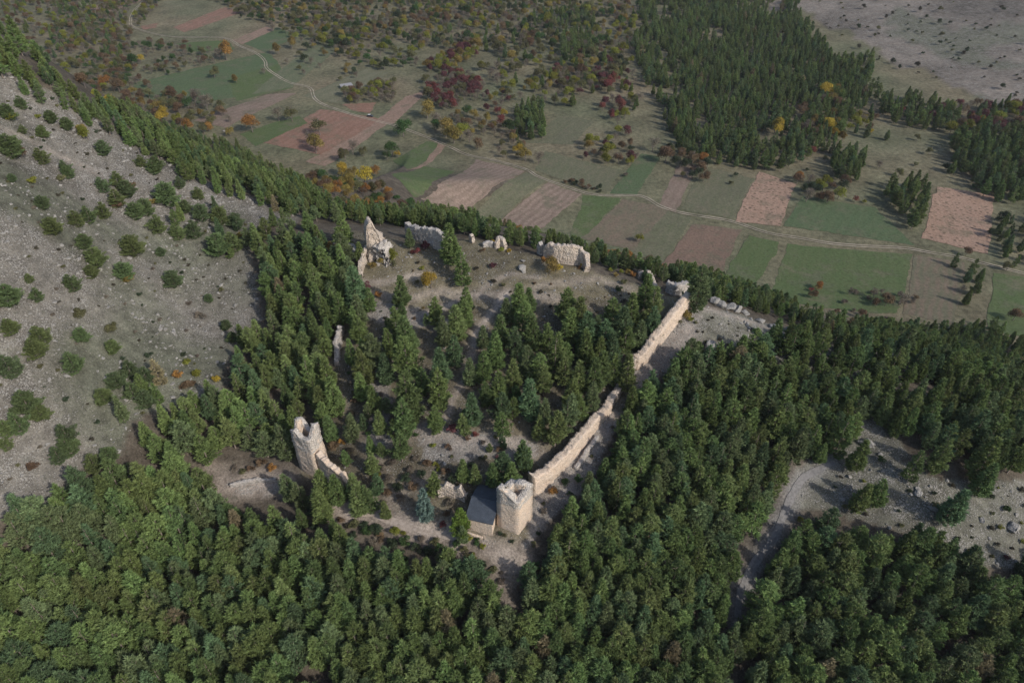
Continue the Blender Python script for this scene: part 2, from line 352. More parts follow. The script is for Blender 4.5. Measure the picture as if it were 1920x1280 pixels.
PNK = ((.215, .15, .115), (.26, .185, .145)); MIX = ((.17, .13, .10), (.12, .125, .08)); DKG = ((.076, .112, .058), (.096, .122, .066))
a_ = lambda q0: math.atan2(*(at_z(*q0[1], -60) - at_z(*q0[0], -60))[::-1])
FIELDS = [
 ('meadow', [(245,158),(505,98),(550,162),(312,206)], DKG, 6, .3), ('meadow', [(425,150),(520,120),(548,165),(440,190)], GRN, 5, .2),
 ('meadow', [(330,82),(425,76),(440,94),(350,98)], GRN, 5, .2), ('meadow', [(455,82),(518,52),(556,68),(500,100)], DKG, 6, .3),
 ('ploughed_field', [(436,76),(500,50),(512,57),(452,84)], PNK, 4, .4), ('ploughed_field', [(325,52),(420,14),(452,24),(345,62)], RED, 5, .5),
 ('ploughed_field', [(160,16),(250,-6),(268,2),(205,24)], PNK, 5, .4), ('ploughed_field', [(264,50),(298,43),(292,52),(268,56)], RED, 5, .4),
 ('ploughed_field', [(365,226),(500,178),(556,175),(425,240)], BRN, 5, .4), ('meadow', [(450,252),(560,218),(575,232),(478,276)], GRN, 5, .2),
 ('ploughed_field', [(488,268),(600,205),(722,224),(600,290)], RED, 5, .5), ('ploughed_field', [(575,303),(700,235),(735,228),(612,312)], PNK, 5, .4),
 ('ploughed_field', [(695,238),(760,182),(802,168),(742,232)], PNK, 5, .4), ('ploughed_field', [(640,196),(706,192),(694,214),(662,208)], RED, 5, .4),
 ('meadow', [(738,302),(800,266),(822,272),(764,318)], GRN, 4, .2), ('ploughed_field', [(758,318),(822,270),(838,275),(778,318)], PNK, 4, .4),
 ('meadow', [(732,326),(792,312),(850,322),(776,370)], GRN, 5, .3), ('ploughed_field', [(788,372),(892,300),(986,322),(868,402)], BRN, 3.2, .7),
 ('stubble_field', [(880,408),(988,324),(1024,340),(935,414)], OLV, 4, .4), ('ploughed_field', [(928,420),(1030,343),(1092,366),(1010,432)], BRN, 3.6, .9),
 ('meadow', [(1018,440),(1093,368),(1166,372),(1085,450)], GRN, 4, .2), ('stubble_field', [(1090,448),(1168,374),(1252,390),(1190,470)], MIX, 6, .2),
 ('stubble_field', [(978,268),(1045,218),(1115,226),(1070,272)], OLV, 5, .3), ('stubble_field', [(1002,322),(1022,284),(1168,320),(1140,360)], OLV, 5, .3),
 ('meadow', [(1144,364),(1200,288),(1236,295),(1192,366)], DKG, 4, .3), ('ploughed_field', [(1232,382),(1272,304),(1308,312),(1264,398)], BRN, 4, .4),
 ('stubble_field', [(1275,392),(1318,312),(1415,335),(1375,412)], OLV, 5, .3),
 ('ploughed_field', [(1236,500),(1300,420),(1388,432),(1352,510)], ((.15, .11, .085), (.20, .135, .105)), 7, .3), ('meadow', [(1352,520),(1402,442),(1462,456),(1418,530)], GRN, 5, .2),
 ('meadow', [(1468,424),(1508,368),(1640,388),(1716,462)], DKG, 5, .4), ('meadow', [(1440,560),(1476,460),(1712,478),(1680,590)], GRN, 6, .3),
 ('stubble_field', [(1690,590),(1716,480),(1812,494),(1790,610)], MIX, 3.5, .5), ('meadow', [(1850,620),(1866,512),(1990,530),(1990,650)], GRN, 5, .2),
 ('hay_meadow', [(566,182),(712,118),(790,96),(640,196)], ((.12, .125, .08), (.165, .16, .11)), 9, .5), ('hay_meadow', [(470,178),(600,75),(640,90),(545,165)], ((.10, .12, .07), (.14, .145, .095)), 7, .4), ('stubble_field', [(1180,480),(1236,392),(1300,408),(1236,500)], OLV, 5, .3)]
WORDS = ['first', 'second', 'third', 'fourth', 'fifth', 'sixth', 'seventh', 'eighth', 'ninth', 'tenth', 'eleventh', 'twelfth']
for i, (nm, qd, (c1, c2), per, fu) in enumerate(FIELDS):
    w0, w1 = at_z(*qd[0], -60), at_z(*qd[1], -60); d = w1 - w0; ang = math.atan2(d[0], d[1])
    # stripes run along the first edge of the strip
    mt = field_mat(nm + '_soil' if 'plough' in nm else nm + '_turf', c1, c2, ang, per, fu * .8, .55)
    sheet(nm, qd, mt, None, .10 + .012 * (i % 5))
vm = field_mat('vineyard_soil', (.285, .19, .14), (.335, .235, .18), R(20), 2.6, .25, .5, .7)
sheet('vineyard', [(1378,418),(1424,322),(1494,346),(1464,424)], vm, None, .17); sheet('vineyard', [(1728,448),(1756,350),(1864,366),(1854,478)], vm, None, .17)

# ------------------------------------------------------------------ tracks and paths: ribbons laid on the ground
def smooth_poly(p, step):
    p = np.asarray(p, float)[:, :2]; out = []
    for i in range(len(p) - 1):
        p0 = p[max(i - 1, 0)]; p1 = p[i]; p2 = p[i + 1]; p3 = p[min(i + 2, len(p) - 1)]
        k = max(2, int(np.hypot(*(p2 - p1)) / step))
        for t in np.arange(k) / k:
            out.append(.5 * (2 * p1 + (p2 - p0) * t + (2 * p0 - 5 * p1 + 4 * p2 - p3) * t * t + (3 * p1 - p0 - 3 * p2 + p3) * t ** 3))
    out.append(p[-1]); return np.array(out)
def ribbon(name, line, width, mat, off=0., lift=.2, step=1.2, wob=.15, cols=3):
    c = smooth_poly(line, step); t = np.gradient(c, axis=0); t /= np.linalg.norm(t, axis=1)[:, None] + 1e-9; nn = np.stack([t[:, 1], -t[:, 0]], 1)
    w = width * (1 + wob * 2 * fbm(c[:, 0] / 2.5, c[:, 1] / 2.5, 33, 2)); V = []
    wv = .25 * wob * 4 * fbm(c[:, 0] / 9, c[:, 1] / 9, 35, 2)
    for k in range(cols):
        o = (k / (cols - 1) - .5); pp = c + nn * (off + wv * width + o * w)[:, None]; V.append(np.stack([pp[:, 0], pp[:, 1], zf(pp[:, 0], pp[:, 1]) + lift - abs(o) * .05], 1))
    V = np.array(V); k, m_ = V.shape[:2]; ii = np.arange(k * m_).reshape(k, m_)
    qq = np.stack([ii[:-1, :-1], ii[1:, :-1], ii[1:, 1:], ii[:-1, 1:]], -1).reshape(-1, 4)
    return tag(obj(name, mesh_np(name, V.reshape(-1, 3), qq, mat, True)), None, None, None, 'structure')
ROAD = [(274,-6),(266,6),(252,20),(245,38),(250,51),(290,64),(330,70),(420,72),(450,87),(480,100),(497,115),(502,130),(540,154),(580,165),(590,185),(610,198),(650,212),(700,226),(740,236),(780,250),(820,266),(848,278),(880,292),(930,302),(985,318),(1010,332),(1060,350),(1120,366),(1200,368),(1240,388),(1290,402),(1370,415),(1440,437),(1500,447),(1560,457),(1620,462),(1700,466),(1750,475),(1800,483),(1860,498),(1920,513),(2000,535)]
rw = hit([a for a, b in ROAD], [b for a, b in ROAD])
for sgn in (-1, 1): ribbon('dirt_track', rw, .66, M['track'], sgn * .85, .26, 1.0, .45)
def pathpx(name, pl, w, mat, **k): return ribbon(name, hit([a for a, b in pl], [b for a, b in pl]), w, mat, **k)
pathpx('footpath', [(636,945),(665,958),(700,968),(745,980),(790,992),(830,1004),(855,1012)], 1.0, M['path'], wob=.9, lift=.1, step=.5)
pathpx('gravel_track', [(1562,866),(1535,880),(1508,893),(1492,915),(1478,945),(1462,980),(1452,1005),(1430,1035),(1405,1075),(1388,1120),(1385,1160)], 1.4, M['gully'], wob=.35, lift=.16, cols=5)

# ------------------------------------------------------------------ masonry
def noise3(p, s, seed):
    a = vnoise(p[:, 0] * s + .31 * p[:, 2] * s, p[:, 1] * s + .17 * p[:, 2] * s, seed) + vnoise(p[:, 1] * s + 7, p[:, 2] * s + .21 * p[:, 0] * s, seed + 5) + vnoise(p[:, 2] * s + 3, p[:, 0] * s + .27 * p[:, 1] * s, seed + 9)
    return (a - 1.5) * 1.3
def wall_mesh(name, line, thick, hfun, mat, closed=False, step=.25, rough=.14, sink=1.5, jag=.35, batter=0., flatz=None, seed=1, topjag=True):
    """masonry following a line on the ground: two faces, a broken top; hfun(s in 0..1) gives the height"""
    p = np.asarray(line, float)[:, :2]
    if closed: p = np.vstack([p, p[:1]])
    c = [p[0]]; 
    for i in range(len(p) - 1):
        k = max(1, int(np.hypot(*(p[i + 1] - p[i])) / step))
        for t in range(1, k + 1): c.append(p[i] + (p[i + 1] - p[i]) * t / k)
    c = np.array(c); 
    if closed: c = c[:-1]
    N = len(c); s = np.arange(N) / (N if closed else N - 1)
    if closed: t = np.roll(c, -1, 0) - np.roll(c, 1, 0)
    else: t = np.gradient(c, axis=0)
    t /= np.linalg.norm(t, axis=1)[:, None] + 1e-9; nn = np.stack([t[:, 1], -t[:, 0]], 1)
    sg = np.roll(c, -1, 0) - c; 
    if not closed: sg[-1] = sg[-2]
    sg /= np.linalg.norm(sg, axis=1)[:, None] + 1e-9; sp_ = np.roll(sg, 1, 0)
    if not closed: sp_[0] = sg[0]
    n1 = np.stack([sg[:, 1], -sg[:, 0]], 1); n0 = np.stack([sp_[:, 1], -sp_[:, 0]], 1); nn = (n0 + n1) / np.maximum(.5, 1 + (n0 * n1).sum(1))[:, None]
    gz_ = zf(c[:, 0], c[:, 1]); base = gz_ - sink
    h = np.array([hfun(a) for a in s]); top = (np.full(N, flatz) if flatz is not None else gz_) + h
    if topjag: top = top + jag * (1.3 * fbm(c[:, 0] * .8 + seed * 9, c[:, 1] * .8, seed, 3) + 1.1 * (np.round(vnoise(c[:, 0] * 2.1 + seed, c[:, 1] * 2.1, seed + 3) * 3) / 3 - .5)) 
    top = np.maximum(top, base + .6)
    nz = max(3, int((top - base).max() / .3)); rows = []
    for k in range(nz + 1):
        f = k / nz; z = base + (top - base) * f; w = thick / 2 + batter * (1 - f)
        rows.append(np.column_stack([c + nn * w, z]))
    for k in range(3, 0, -1): rows.append(np.column_stack([c + nn * (thick / 2) * (k / 2 - 1), top + .12 * rough * (2 - abs(k - 2))]))
    for k in range(nz, -1, -1):
        f = k / nz; z = base + (top - base) * f; w = thick / 2 + batter * (1 - f)
        rows.append(np.column_stack([c - nn * w, z]))
    V = np.array(rows); K = len(V); fl = V.reshape(-1, 3).copy()
    for a in range(3): fl[:, a] += rough * .55 * noise3(fl + a * 13.7, .9, seed + a) + rough * .55 * noise3(fl + a * 5.1, 2.6, seed + 20 + a) + rough * .5 * noise3(fl + a * 7.3, 6.1, seed + 40 + a)
    ii = np.arange(K * N).reshape(K, N); cols_ = np.arange(N) if closed else np.arange(N - 1)
    a0 = ii[:-1][:, cols_]; a1 = ii[:-1][:, (cols_ + 1) % N]; b0 = ii[1:][:, cols_]; b1 = ii[1:][:, (cols_ + 1) % N]
    qq = np.stack([a0, a1, b1, b0], -1).reshape(-1, 4)
    if not closed:       # close both ends
        caps = []
        for e in (0, N - 1):
            for k in range(K // 2):
                caps.append([ii[k, e], ii[k + 1, e], ii[K - 2 - k, e], ii[K - 1 - k, e]] if k + 1 < K - 2 - k else [ii[k, e], ii[k + 1, e], ii[k + 1, e], ii[K - 1 - k, e]])
        caps = [c_ for c_ in caps if len(set(c_)) == 4]; qq = np.vstack([qq, np.array(caps)])
    return mesh_np(name, fl, qq, mat)
def piece(prof):
    xs = [a for a, b in prof]; ys = [b for a, b in prof]; return lambda s: float(np.interp(s, xs, ys))
def fbx(bx, c, sx, sy, sz, rot=0.):      # box vertices and quads, c = centre of the base
    v0 = len(bx[0]); ca, sa = math.cos(rot), math.sin(rot)
    for z in (0, sz):
        for a, b in ((-1, -1), (1, -1), (1, 1), (-1, 1)):
            x, y = a * sx / 2, b * sy / 2; bx[0].append((c[0] + x * ca - y * sa, c[1] + x * sa + y * ca, c[2] + z))
    for f in ((0, 3, 2, 1), (4, 5, 6, 7), (0, 1, 5, 4), (1, 2, 6, 5), (2, 3, 7, 6), (3, 0, 4, 7)): bx[1].append([v0 + i for i in f])
def rock_mesh(name, sx, sy, sz, seed, mat=None, sub=3, amp=.5):
    import bmesh
    bm = bmesh.new(); bmesh.ops.create_icosphere(bm, subdivisions=sub, radius=1)
    v_ = np.array([v.co[:] for v in bm.verts]); f_ = np.array([[v.index for v in f.verts] for f in bm.faces]); bm.free()
    r = np.random.default_rng(seed)
    for _ in range(14):        # chop facets
        d = r.normal(size=3); d /= np.linalg.norm(d); k = r.uniform(.5, .85); q_ = v_ @ d; m_ = q_ > k; v_[m_] -= d * (q_[m_] - k)[:, None]
    v_ = v_ * (1 + amp * .5 * noise3(v_ + seed, 2.2, seed))[:, None] * (1 + amp * .25 * noise3(v_ * 1 + 3 + seed, 5.2, seed + 2))[:, None]
    return mesh_np(name, v_ * np.array([sx, sy, sz]), f_, mat)
def mid(a, b, t): return a + (b - a) * t

# square corner tower
tF, tL, tR = G(971, 1003), G(934, 985), G(996, 971)
tB = tL + tR - tF
sq = empty('corner_tower', ((tF + tB) / 2)); tag(sq, 'square stone tower with hollow broken top beside the slate roofed chapel', 'tower')
cen = (tF + tB)[:2] / 2
inner = [p_[:2] + (cen - p_[:2]) / np.linalg.norm(cen - p_[:2]) * .95 for p_ in (tF, tR, tB, tL)]
base0 = min(tF[2], tL[2], tR[2])
def rim(g, v):      # height of the masonry above g whose top shows at picture row v
    lo, hi = 0., 30.
    for _ in range(30):
        m_ = (lo + hi) / 2
        if float(project(g[0], g[1], g[2] + m_)[1]) > v: lo = m_
        else: hi = m_
    return lo
def rimprof(cs, vs, b_):
    out = []
    for k, v_ in vs:
        q_ = k * 4; i = int(q_) % 4; f = q_ - int(q_); g = cs[i] + (cs[(i + 1) % 4] - cs[i]) * f; out.append((k, rim(np.array([g[0], g[1], b_]), v_)))
    return piece(out)
th_ = rimprof([tF, tR, tB, tL], [(0,947),(.06,940),(.12,932),(.19,920),(.25,908),(.33,901),(.42,897),(.5,896),(.56,899),(.62,908),(.66,915),(.70,908),(.75,914),(.8,919),(.87,929),(.94,937),(1,947)], base0)
_old = piece([(0,8.6),(.12,9.2),(.22,9.7),(.25,9.9),(.4,10.2),(.5,10.3),(.6,9.6),(.68,8.7),(.74,9.6),(.8,8.9),(.9,8.5),(1,8.6)])
def rel(m, o):        # move mesh vertices into the frame of a parent empty
    a = np.zeros(len(m.vertices) * 3, np.float32); m.vertices.foreach_get('co', a); a = a.reshape(-1, 3) - np.array(o.location, dtype=np.float32); m.vertices.foreach_set('co', a.ravel()); m.update(); return m
obj('tower_wall', rel(wall_mesh('tower_wall', inner, 1.3, th_, M['plaster'], True, .25, .06, 1.5, .12, .10, base0, 3), sq), sq)
fl_ = wall_mesh('rubble_floor', [mid(inner[0], inner[2], .32), mid(inner[0], inner[2], .68)], 2.6, lambda s: 8.2, M['greystone'], False, .3, .3, -4.5, .5, 0, base0, 5)
obj('rubble_floor', rel(fl_, sq), sq)
# vertical corner quoins of paler stone, a ragged band of weathered masonry round the rim
obj('rim_masonry', rel(wall_mesh('rim_masonry', [p_ + (p_ - cen) * .012 for p_ in inner], 1.36, lambda s: th_(s) + .12, M['pale'], True, .3, .14, -6.9, .16, .0, base0, 3), sq), sq)

# slender broken tower on the other corner
bL, bF, bR = G(565, 879), G(598, 894), G(616, 868)
bB = bL + bR - bF
st = empty('broken_tower', (bF + bB) / 2); tag(st, 'tall broken tower split open at the top, ending a short crumbling wall', 'tower')
cen2 = (bF + bB)[:2] / 2; inn2 = [p_[:2] + (cen2 - p_[:2]) / np.linalg.norm(cen2 - p_[:2]) * .7 for p_ in (bL, bF, bR, bB)]
b0 = min(bL[2], bF[2])
h2 = rimprof([bL, bF, bR, bB], [(0,804),(.05,806),(.1,815),(.17,824),(.25,829),(.3,824),(.38,812),(.45,798),(.5,793),(.54,796),(.58,804),(.64,806),(.70,798),(.76,787),(.84,784),(.9,788),(.94,799),(.97,812),(1,804)], b0)
_old2 = piece([(0,10.3),(.06,9.9),(.12,8.2),(.2,7.6),(.26,7.9),(.34,8.9),(.42,9.8),(.5,10.4),(.56,9.0),(.62,7.2),(.70,8.8),(.76,11.2),(.86,12.2),(.93,11.2),(.97,9.6),(1,10.3)])
obj('tower_wall', rel(wall_mesh('tower_wall', inn2, .95, h2, M['plaster'], True, .25, .1, 1.5, .22, .12, b0, 8), st), st)
obj('rubble_floor', rel(wall_mesh('rubble_floor', [mid(inn2[0], inn2[2], .35), mid(inn2[0], inn2[2], .65)], 2.0, lambda s: 6.8, M['greystone'], False, .3, .3, -3.5, .5, 0, b0, 15), st), st)
obj('rim_masonry', rel(wall_mesh('rim_masonry', [p_ + (p_ - cen2) * .015 for p_ in inn2], 1.0, lambda s: h2(s) + .1, M['pale'], True, .25, .16, -6.8, .22, .0, b0, 8), st), st)

def wall(name, px, thick, prof, mat, label, cat='wall', group=None, **k):
    L = hit([a for a, b in px], [b for a, b in px]); o = empty(name, L[len(L) // 2]) if False else None
    me = wall_mesh(name, L, thick, piece(prof), M[mat], **k); o = obj(name, me); c = L.mean(0)
    o.location = c; rel(me, o); return tag(o, label, cat, group)
WG = 'ruined castle walls'
wall('curtain_wall', [(996,925),(1030,896),(1060,864),(1090,828),(1118,792),(1140,768)], 1.7, [(0,5.6),(.08,4.4),(.2,3.6),(.4,3.3),(.6,3.2),(.8,2.5),(.93,1.8),(1,2.4)], 'plaster', 'long pale curtain wall climbing from the square tower into the pines', 'wall', WG, rough=.2, jag=.5, seed=31, batter=.25)
wall('curtain_wall', [(1188,690),(1212,668),(1240,632),(1264,602),(1290,576)], 1.7, [(0,3.4),(.4,4.0),(.75,4.2),(.95,4.6),(1,3.6)], 'plaster', 'upper length of pale curtain wall ending at the rocky ridge path', 'wall', WG, rough=.2, jag=.45, seed=33, batter=.2)
wall('curtain_wall', [(1140,766),(1160,735),(1176,708),(1188,690)], 1.4, [(0,2.3),(.5,1.8),(1,3.2)], 'stone', 'low stretch of curtain wall hidden in pines between its two tall lengths', 'wall', WG, rough=.25, jag=.5, seed=34)
wall('broken_wall', [(606,886),(622,897),(640,905),(655,910)], 1.2, [(0,6.4),(.2,5.4),(.45,4.6),(.7,4.0),(.88,2.8),(1,.9)], 'plaster', 'short wall stepping down from the broken tower among young pines', 'wall', WG, rough=.18, jag=.5, seed=35)
wall('broken_wall', [(822,928),(840,926),(858,930),(875,938)], 1.0, [(0,2.2),(.3,3.0),(.6,2.8),(.75,3.4),(1,2.0)], 'stone', 'low jagged wall fragment behind the chapel roof', 'wall', WG, rough=.2, jag=.8, seed=36)
wall('broken_wall', [(632,686),(633,660),(640,632),(643,618)], 1.1, [(0,1.0),(.5,3.0),(.9,2.6),(1,1.0)], 'greystone', 'isolated grey wall fragment standing in pines above the broken tower', 'wall', WG, rough=.25, jag=.6, seed=37)
wall('broken_wall', [(764,444),(785,452),(812,461),(834,472)], 1.3, [(0,4.4),(.4,4.4),(.8,5.4),(1,5.2)], 'greystone', 'tall shaded grey wall on the summit, behind the red shrubs', 'wall', WG, rough=.22, jag=.4, seed=38)
wall('broken_wall', [(1020,482),(1040,490),(1062,494),(1085,496),(1098,502),(1101,510)], 1.3, [(0,3.2),(.1,4.8),(.35,4.7),(.42,5.4),(.72,5.2),(.82,4.4),(.93,3.6),(1,1.8)], 'stone', 'broad pale wall block with yellow shrubs along its foot on the summit', 'wall', WG, rough=.2, jag=.4, seed=39)
wall('broken_wall', [(1009,476),(1016,479)], 1.0, [(0,2.5),(.5,3.8),(1,2.8)], 'greystone', 'small pointed stub beside the broad wall block', 'wall', WG, rough=.2, jag=.4, seed=40)
wall('broken_wall', [(1196,522),(1210,523),(1220,532),(1228,541)], .9, [(0,1.8),(.4,3.0),(.7,2.4),(1,.8)], 'stone', 'thin curved wall remnant above the yellow shrubs at the ridge', 'wall', WG, rough=.15, jag=.3, seed=41)
wall('broken_wall', [(1248,546),(1262,551),(1280,552),(1294,546)], 1.4, [(0,2.8),(.5,3.6),(1,2.6)], 'greystone', 'squat grey wall remnant with a yellow bush, above the upper curtain wall', 'wall', WG, rough=.25, jag=.4, seed=42)
wall('broken_wall', [(928,466),(937,462),(948,468)], 1.0, [(0,1.8),(.4,3.0),(.8,2.6),(1,1.2)], 'stone', 'rounded pale wall stub near the ridge with a yellow bush', 'wall', WG, rough=.15, jag=.3, seed=43)
wall('broken_wall', [(882,452),(888,455)], 1.0, [(0,1.8),(.5,2.6),(1,1.6)], 'stone', 'smallest pale wall stub, between the big summit pine and the rounded stub', 'wall', WG, rough=.15, jag=.3, seed=44)
wall('broken_wall', [(905,463),(916,461),(926,463)], .9, [(0,1.0),(.5,1.5),(1,1.2)], 'greystone', 'knee high wall remnant joining the rounded stub', 'wall', WG, rough=.15, jag=.3, seed=45)
wall('terrace_wall', [(1078,880),(1092,862),(1108,838),(1120,820)], .9, [(0,.7),(.5,1.0),(1,.6)], 'greystone', 'low terrace wall parallel to the long curtain wall in the rubble', 'wall', WG, rough=.15, jag=.3, seed=46)
wall('terrace_wall', [(432,912),(450,907),(480,903),(520,900)], .6, [(0,.7),(.5,.9),(1,.6)], 'greystone', 'low stone edging along the path below the broken tower', 'wall', WG, rough=.12, jag=.2, seed=47)
# spire: the summit keep's last corner with its sloping foot
sp0 = G(713, 478); spire = empty('summit_spire', sp0); tag(spire, 'tall leaning spire of pale masonry on a lumpy base, highest ruin of the castle', 'ruin', WG)
Ls = hit([690, 703, 716, 722], [482, 479, 477, 478])
obj('spire_masonry', rel(wall_mesh('spire_masonry', Ls, 2.8, piece([(0,4.5),(.16,9.6),(.3,10.6),(.48,10.2),(.6,7.8),(.85,5.8),(1,4.2)]), M['stone'], False, .3, .35, 1.5, .4, .35, None, 51), spire), spire)
Ls = hit([712, 724, 736], [484, 487, 492])
obj('base_masonry', rel(wall_mesh('base_masonry', Ls, 3.6, piece([(0,4.4),(.5,4.8),(.85,3.6),(1,1.6)]), M['pale'], False, .3, .7, 1.5, .5, .4, None, 53), spire), spire)
wall('broken_wall', [(690,482),(684,492),(679,505),(676,520)], 1.0, [(0,3.4),(.4,2.6),(.8,2.6),(1,.8)], 'stone', 'curved wall running down from the foot of the spire', 'wall', WG, rough=.25, jag=.5, seed=55)
# chapel
c0, c1 = G(877, 992), G(923, 1004); zb = min(c0[2], c1[2]) - .3
d = (c1 - c0)[:2]; Wd = np.hypot(*d); d /= Wd; nrm = np.array([-d[1], d[0]]); nrm = nrm if nrm[1] > 0 else -nrm
ch = empty('chapel', (c0[0], c0[1], zb)); tag(ch, 'small chapel with dark slate roof and cream walls beside the square tower', 'chapel')
ch.rotation_euler[2] = math.atan2(d[1], d[0])
D2, EH, RH = 3.9, 4.1, 1.25
def prism(name, verts, quads, mat, parent, tri=()):
    m = bpy.data.meshes.new(name); m.from_pydata([tuple(map(float, a)) for a in verts], [], [list(f) for f in quads] + [list(f) for f in tri]); m.materials.append(mat); m.update(); return obj(name, m, parent)
wl, D = Wd, 2 * D2
prism('wall', [(0,0,0),(wl,0,0),(wl,D,0),(0,D,0),(0,0,EH),(wl,0,EH),(wl,D,EH),(0,D,EH),(0,D2,EH+RH),(wl,D2,EH+RH)],
      [(0,1,5,4),(2,3,7,6),(1,2,6,9,5),(3,0,4,8,7),(4,5,9,8),(6,7,8,9)], M['plaster'], ch)
e, th = .28, .16; sl = RH / D2
b_ = NB('slate'); pz = b_.n('ShaderNodeTexCoord').outputs['Object']
bk = b_.n('ShaderNodeTexBrick'); b_.l(pz, bk.inputs[0]); bk.inputs['Scale'].default_value = 2.2; bk.inputs['Color1'].default_value = (.050, .062, .080, 1); bk.inputs['Color2'].default_value = (.062, .075, .095, 1); bk.inputs['Mortar'].default_value = (.028, .032, .042, 1); bk.inputs['Mortar Size'].default_value = .012
M['slate'] = b_.done(b_.gain(bk.outputs[0], b_.ramp(b_.noise(1.1, 4, .6, pz), .3, .7, .82, 1.2)), .62, b_.noise(5, 2, .5, pz), .02, .35)
V = []; 
for x in (-e, wl + e): V += [(x, -e, EH - e * sl + .02), (x, D2, EH + RH + .02), (x, D + e, EH - e * sl + .02), (x, -e, EH - e * sl + .02 + th), (x, D2, EH + RH + .02 + th), (x, D + e, EH - e * sl + .02 + th)]
prism('roof', V, [(3,9,10,4),(4,10,11,5),(0,1,7,6),(1,2,8,7),(0,6,9,3),(2,5,11,8),(0,3,4,1),(1,4,5,2),(6,7,10,9),(7,8,11,10)], M['slate'], ch)
prism('ridge_cap', [(-e, D2-.14, EH+RH+.13),(wl+e, D2-.14, EH+RH+.13),(wl+e, D2+.14, EH+RH+.13),(-e, D2+.14, EH+RH+.13),(-e, D2-.1, EH+RH+.26),(wl+e, D2-.1, EH+RH+.26),(wl+e, D2+.1, EH+RH+.26),(-e, D2+.1, EH+RH+.26)], [(0,1,5,4),(1,2,6,5),(2,3,7,6),(3,0,4,7),(4,5,6,7),(0,3,2,1)], M['slate'], ch)
M['wood'] = plain_mat('dark_wood', (.07, .045, .03), (.10, .07, .05), 6)
# low enclosure by the chapel front
wall('garden_wall', [(876,1000),(893,1006),(908,1010)], .35, [(0,.5),(1,.45)], 'plaster', 'low kerb wall in front of the chapel', 'wall', rough=.05, jag=.05, seed=61)

# ------------------------------------------------------------------ plants
def blades(cen, dirs, length, width, r):
    """one thin triangle per row, from cen along dirs"""
    n_ = len(cen); a = r.normal(size=(n_, 3)); sd_ = np.cross(dirs, a); sd_ /= np.linalg.norm(sd_, axis=1)[:, None] + 1e-9
    L = length[:, None]; w = width[:, None]
    v_ = np.stack([cen - sd_ * w - dirs * L * .15, cen + sd_ * w - dirs * L * .15, cen + dirs * L], 1).reshape(-1, 3)
    return v_
def pine_crown(seed, rmax=2.6, H=11., zb=1.6, power=.75, dens=1., ragged=.25, bl=.54):
    r = np.random.default_rng(seed); cs = []; ds = []; tn = []
    z = zb
    lean = r.normal(size=2) * .02
    while z < H - .2:
        t = (z - zb) / (H - zb)
        prof = (1 - t) ** power * min(1., .55 + t * 2.4); nb = r.integers(5, 8)
        if r.random() < ragged * .25: nb = r.integers(2, 4)
        a0 = r.uniform(0, 6.28)
        for k in range(nb):
            az = a0 + k * 6.283 / nb + r.normal() * .22; L = rmax * prof * r.uniform(1 - ragged, 1 + ragged * .6) + .28
            if r.random() < ragged * .15: L *= 1.3
            nst = max(2, int(L / .34)); bt = r.uniform(.72, 1.28)
            for j in range(nst):
                f = .3 + .7 * (j + r.uniform(.2, .9)) / nst
                for sgn in ((-1, 0, 1) if L * f > .8 and f < .93 else (0,)):
                    if sgn and r.random() < .22: continue
                    lat = sgn * (1.03 - f) * L * r.uniform(.4, .75)
                    d_ = np.array([math.cos(az), math.sin(az), 0]); s_ = np.array([-math.sin(az), math.cos(az), 0])
                    p_ = d_ * L * f + s_ * lat; p_[2] = z + .42 * (L * f) * (.22 + .3 * f * f) - .05 * L + r.normal() * .07
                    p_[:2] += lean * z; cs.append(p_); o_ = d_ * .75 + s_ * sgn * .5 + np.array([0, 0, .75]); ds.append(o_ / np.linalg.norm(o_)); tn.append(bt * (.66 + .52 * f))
        z += r.uniform(.42, .62) / dens * (1. - .35 * t)
    for j in range(5): cs.append(np.array([lean[0] * H, lean[1] * H, H - .1 * j])); ds.append(np.array([0, 0, 1.])); tn.append(1.2)
    cs = np.array(cs); ds = np.array(ds); tn = np.array(tn); nbld = 9
    C_ = np.repeat(cs, nbld, 0) + r.normal(size=(len(cs) * nbld, 3)) * .07; D_ = np.repeat(ds, nbld, 0) + r.normal(size=(len(cs) * nbld, 3)) * .62
    D_ /= np.linalg.norm(D_, axis=1)[:, None]; n_ = len(C_)
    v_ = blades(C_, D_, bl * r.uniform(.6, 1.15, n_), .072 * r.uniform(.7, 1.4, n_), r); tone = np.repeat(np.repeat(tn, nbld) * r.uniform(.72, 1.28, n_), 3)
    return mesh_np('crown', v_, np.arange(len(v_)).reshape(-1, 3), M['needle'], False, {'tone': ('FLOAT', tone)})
def tube(path, rad, k=6):
    V_, F_ = [], []
    path = np.asarray(path, float)
    for i, (p_, r_) in enumerate(zip(path, rad)):
        t = path[min(i + 1, len(path) - 1)] - path[max(i - 1, 0)]; t /= np.linalg.norm(t) + 1e-9
        a = np.cross(t, (1, 0, 0) if abs(t[0]) < .8 else (0, 1, 0)); a /= np.linalg.norm(a); b = np.cross(t, a)
        for j in range(k): V_.append(p_ + (a * math.cos(j * 6.283 / k) + b * math.sin(j * 6.283 / k)) * r_)
        if i:
            for j in range(k): F_.append([(i - 1) * k + j, (i - 1) * k + (j + 1) % k, i * k + (j + 1) % k, i * k + j])
    return np.array(V_), np.array(F_)
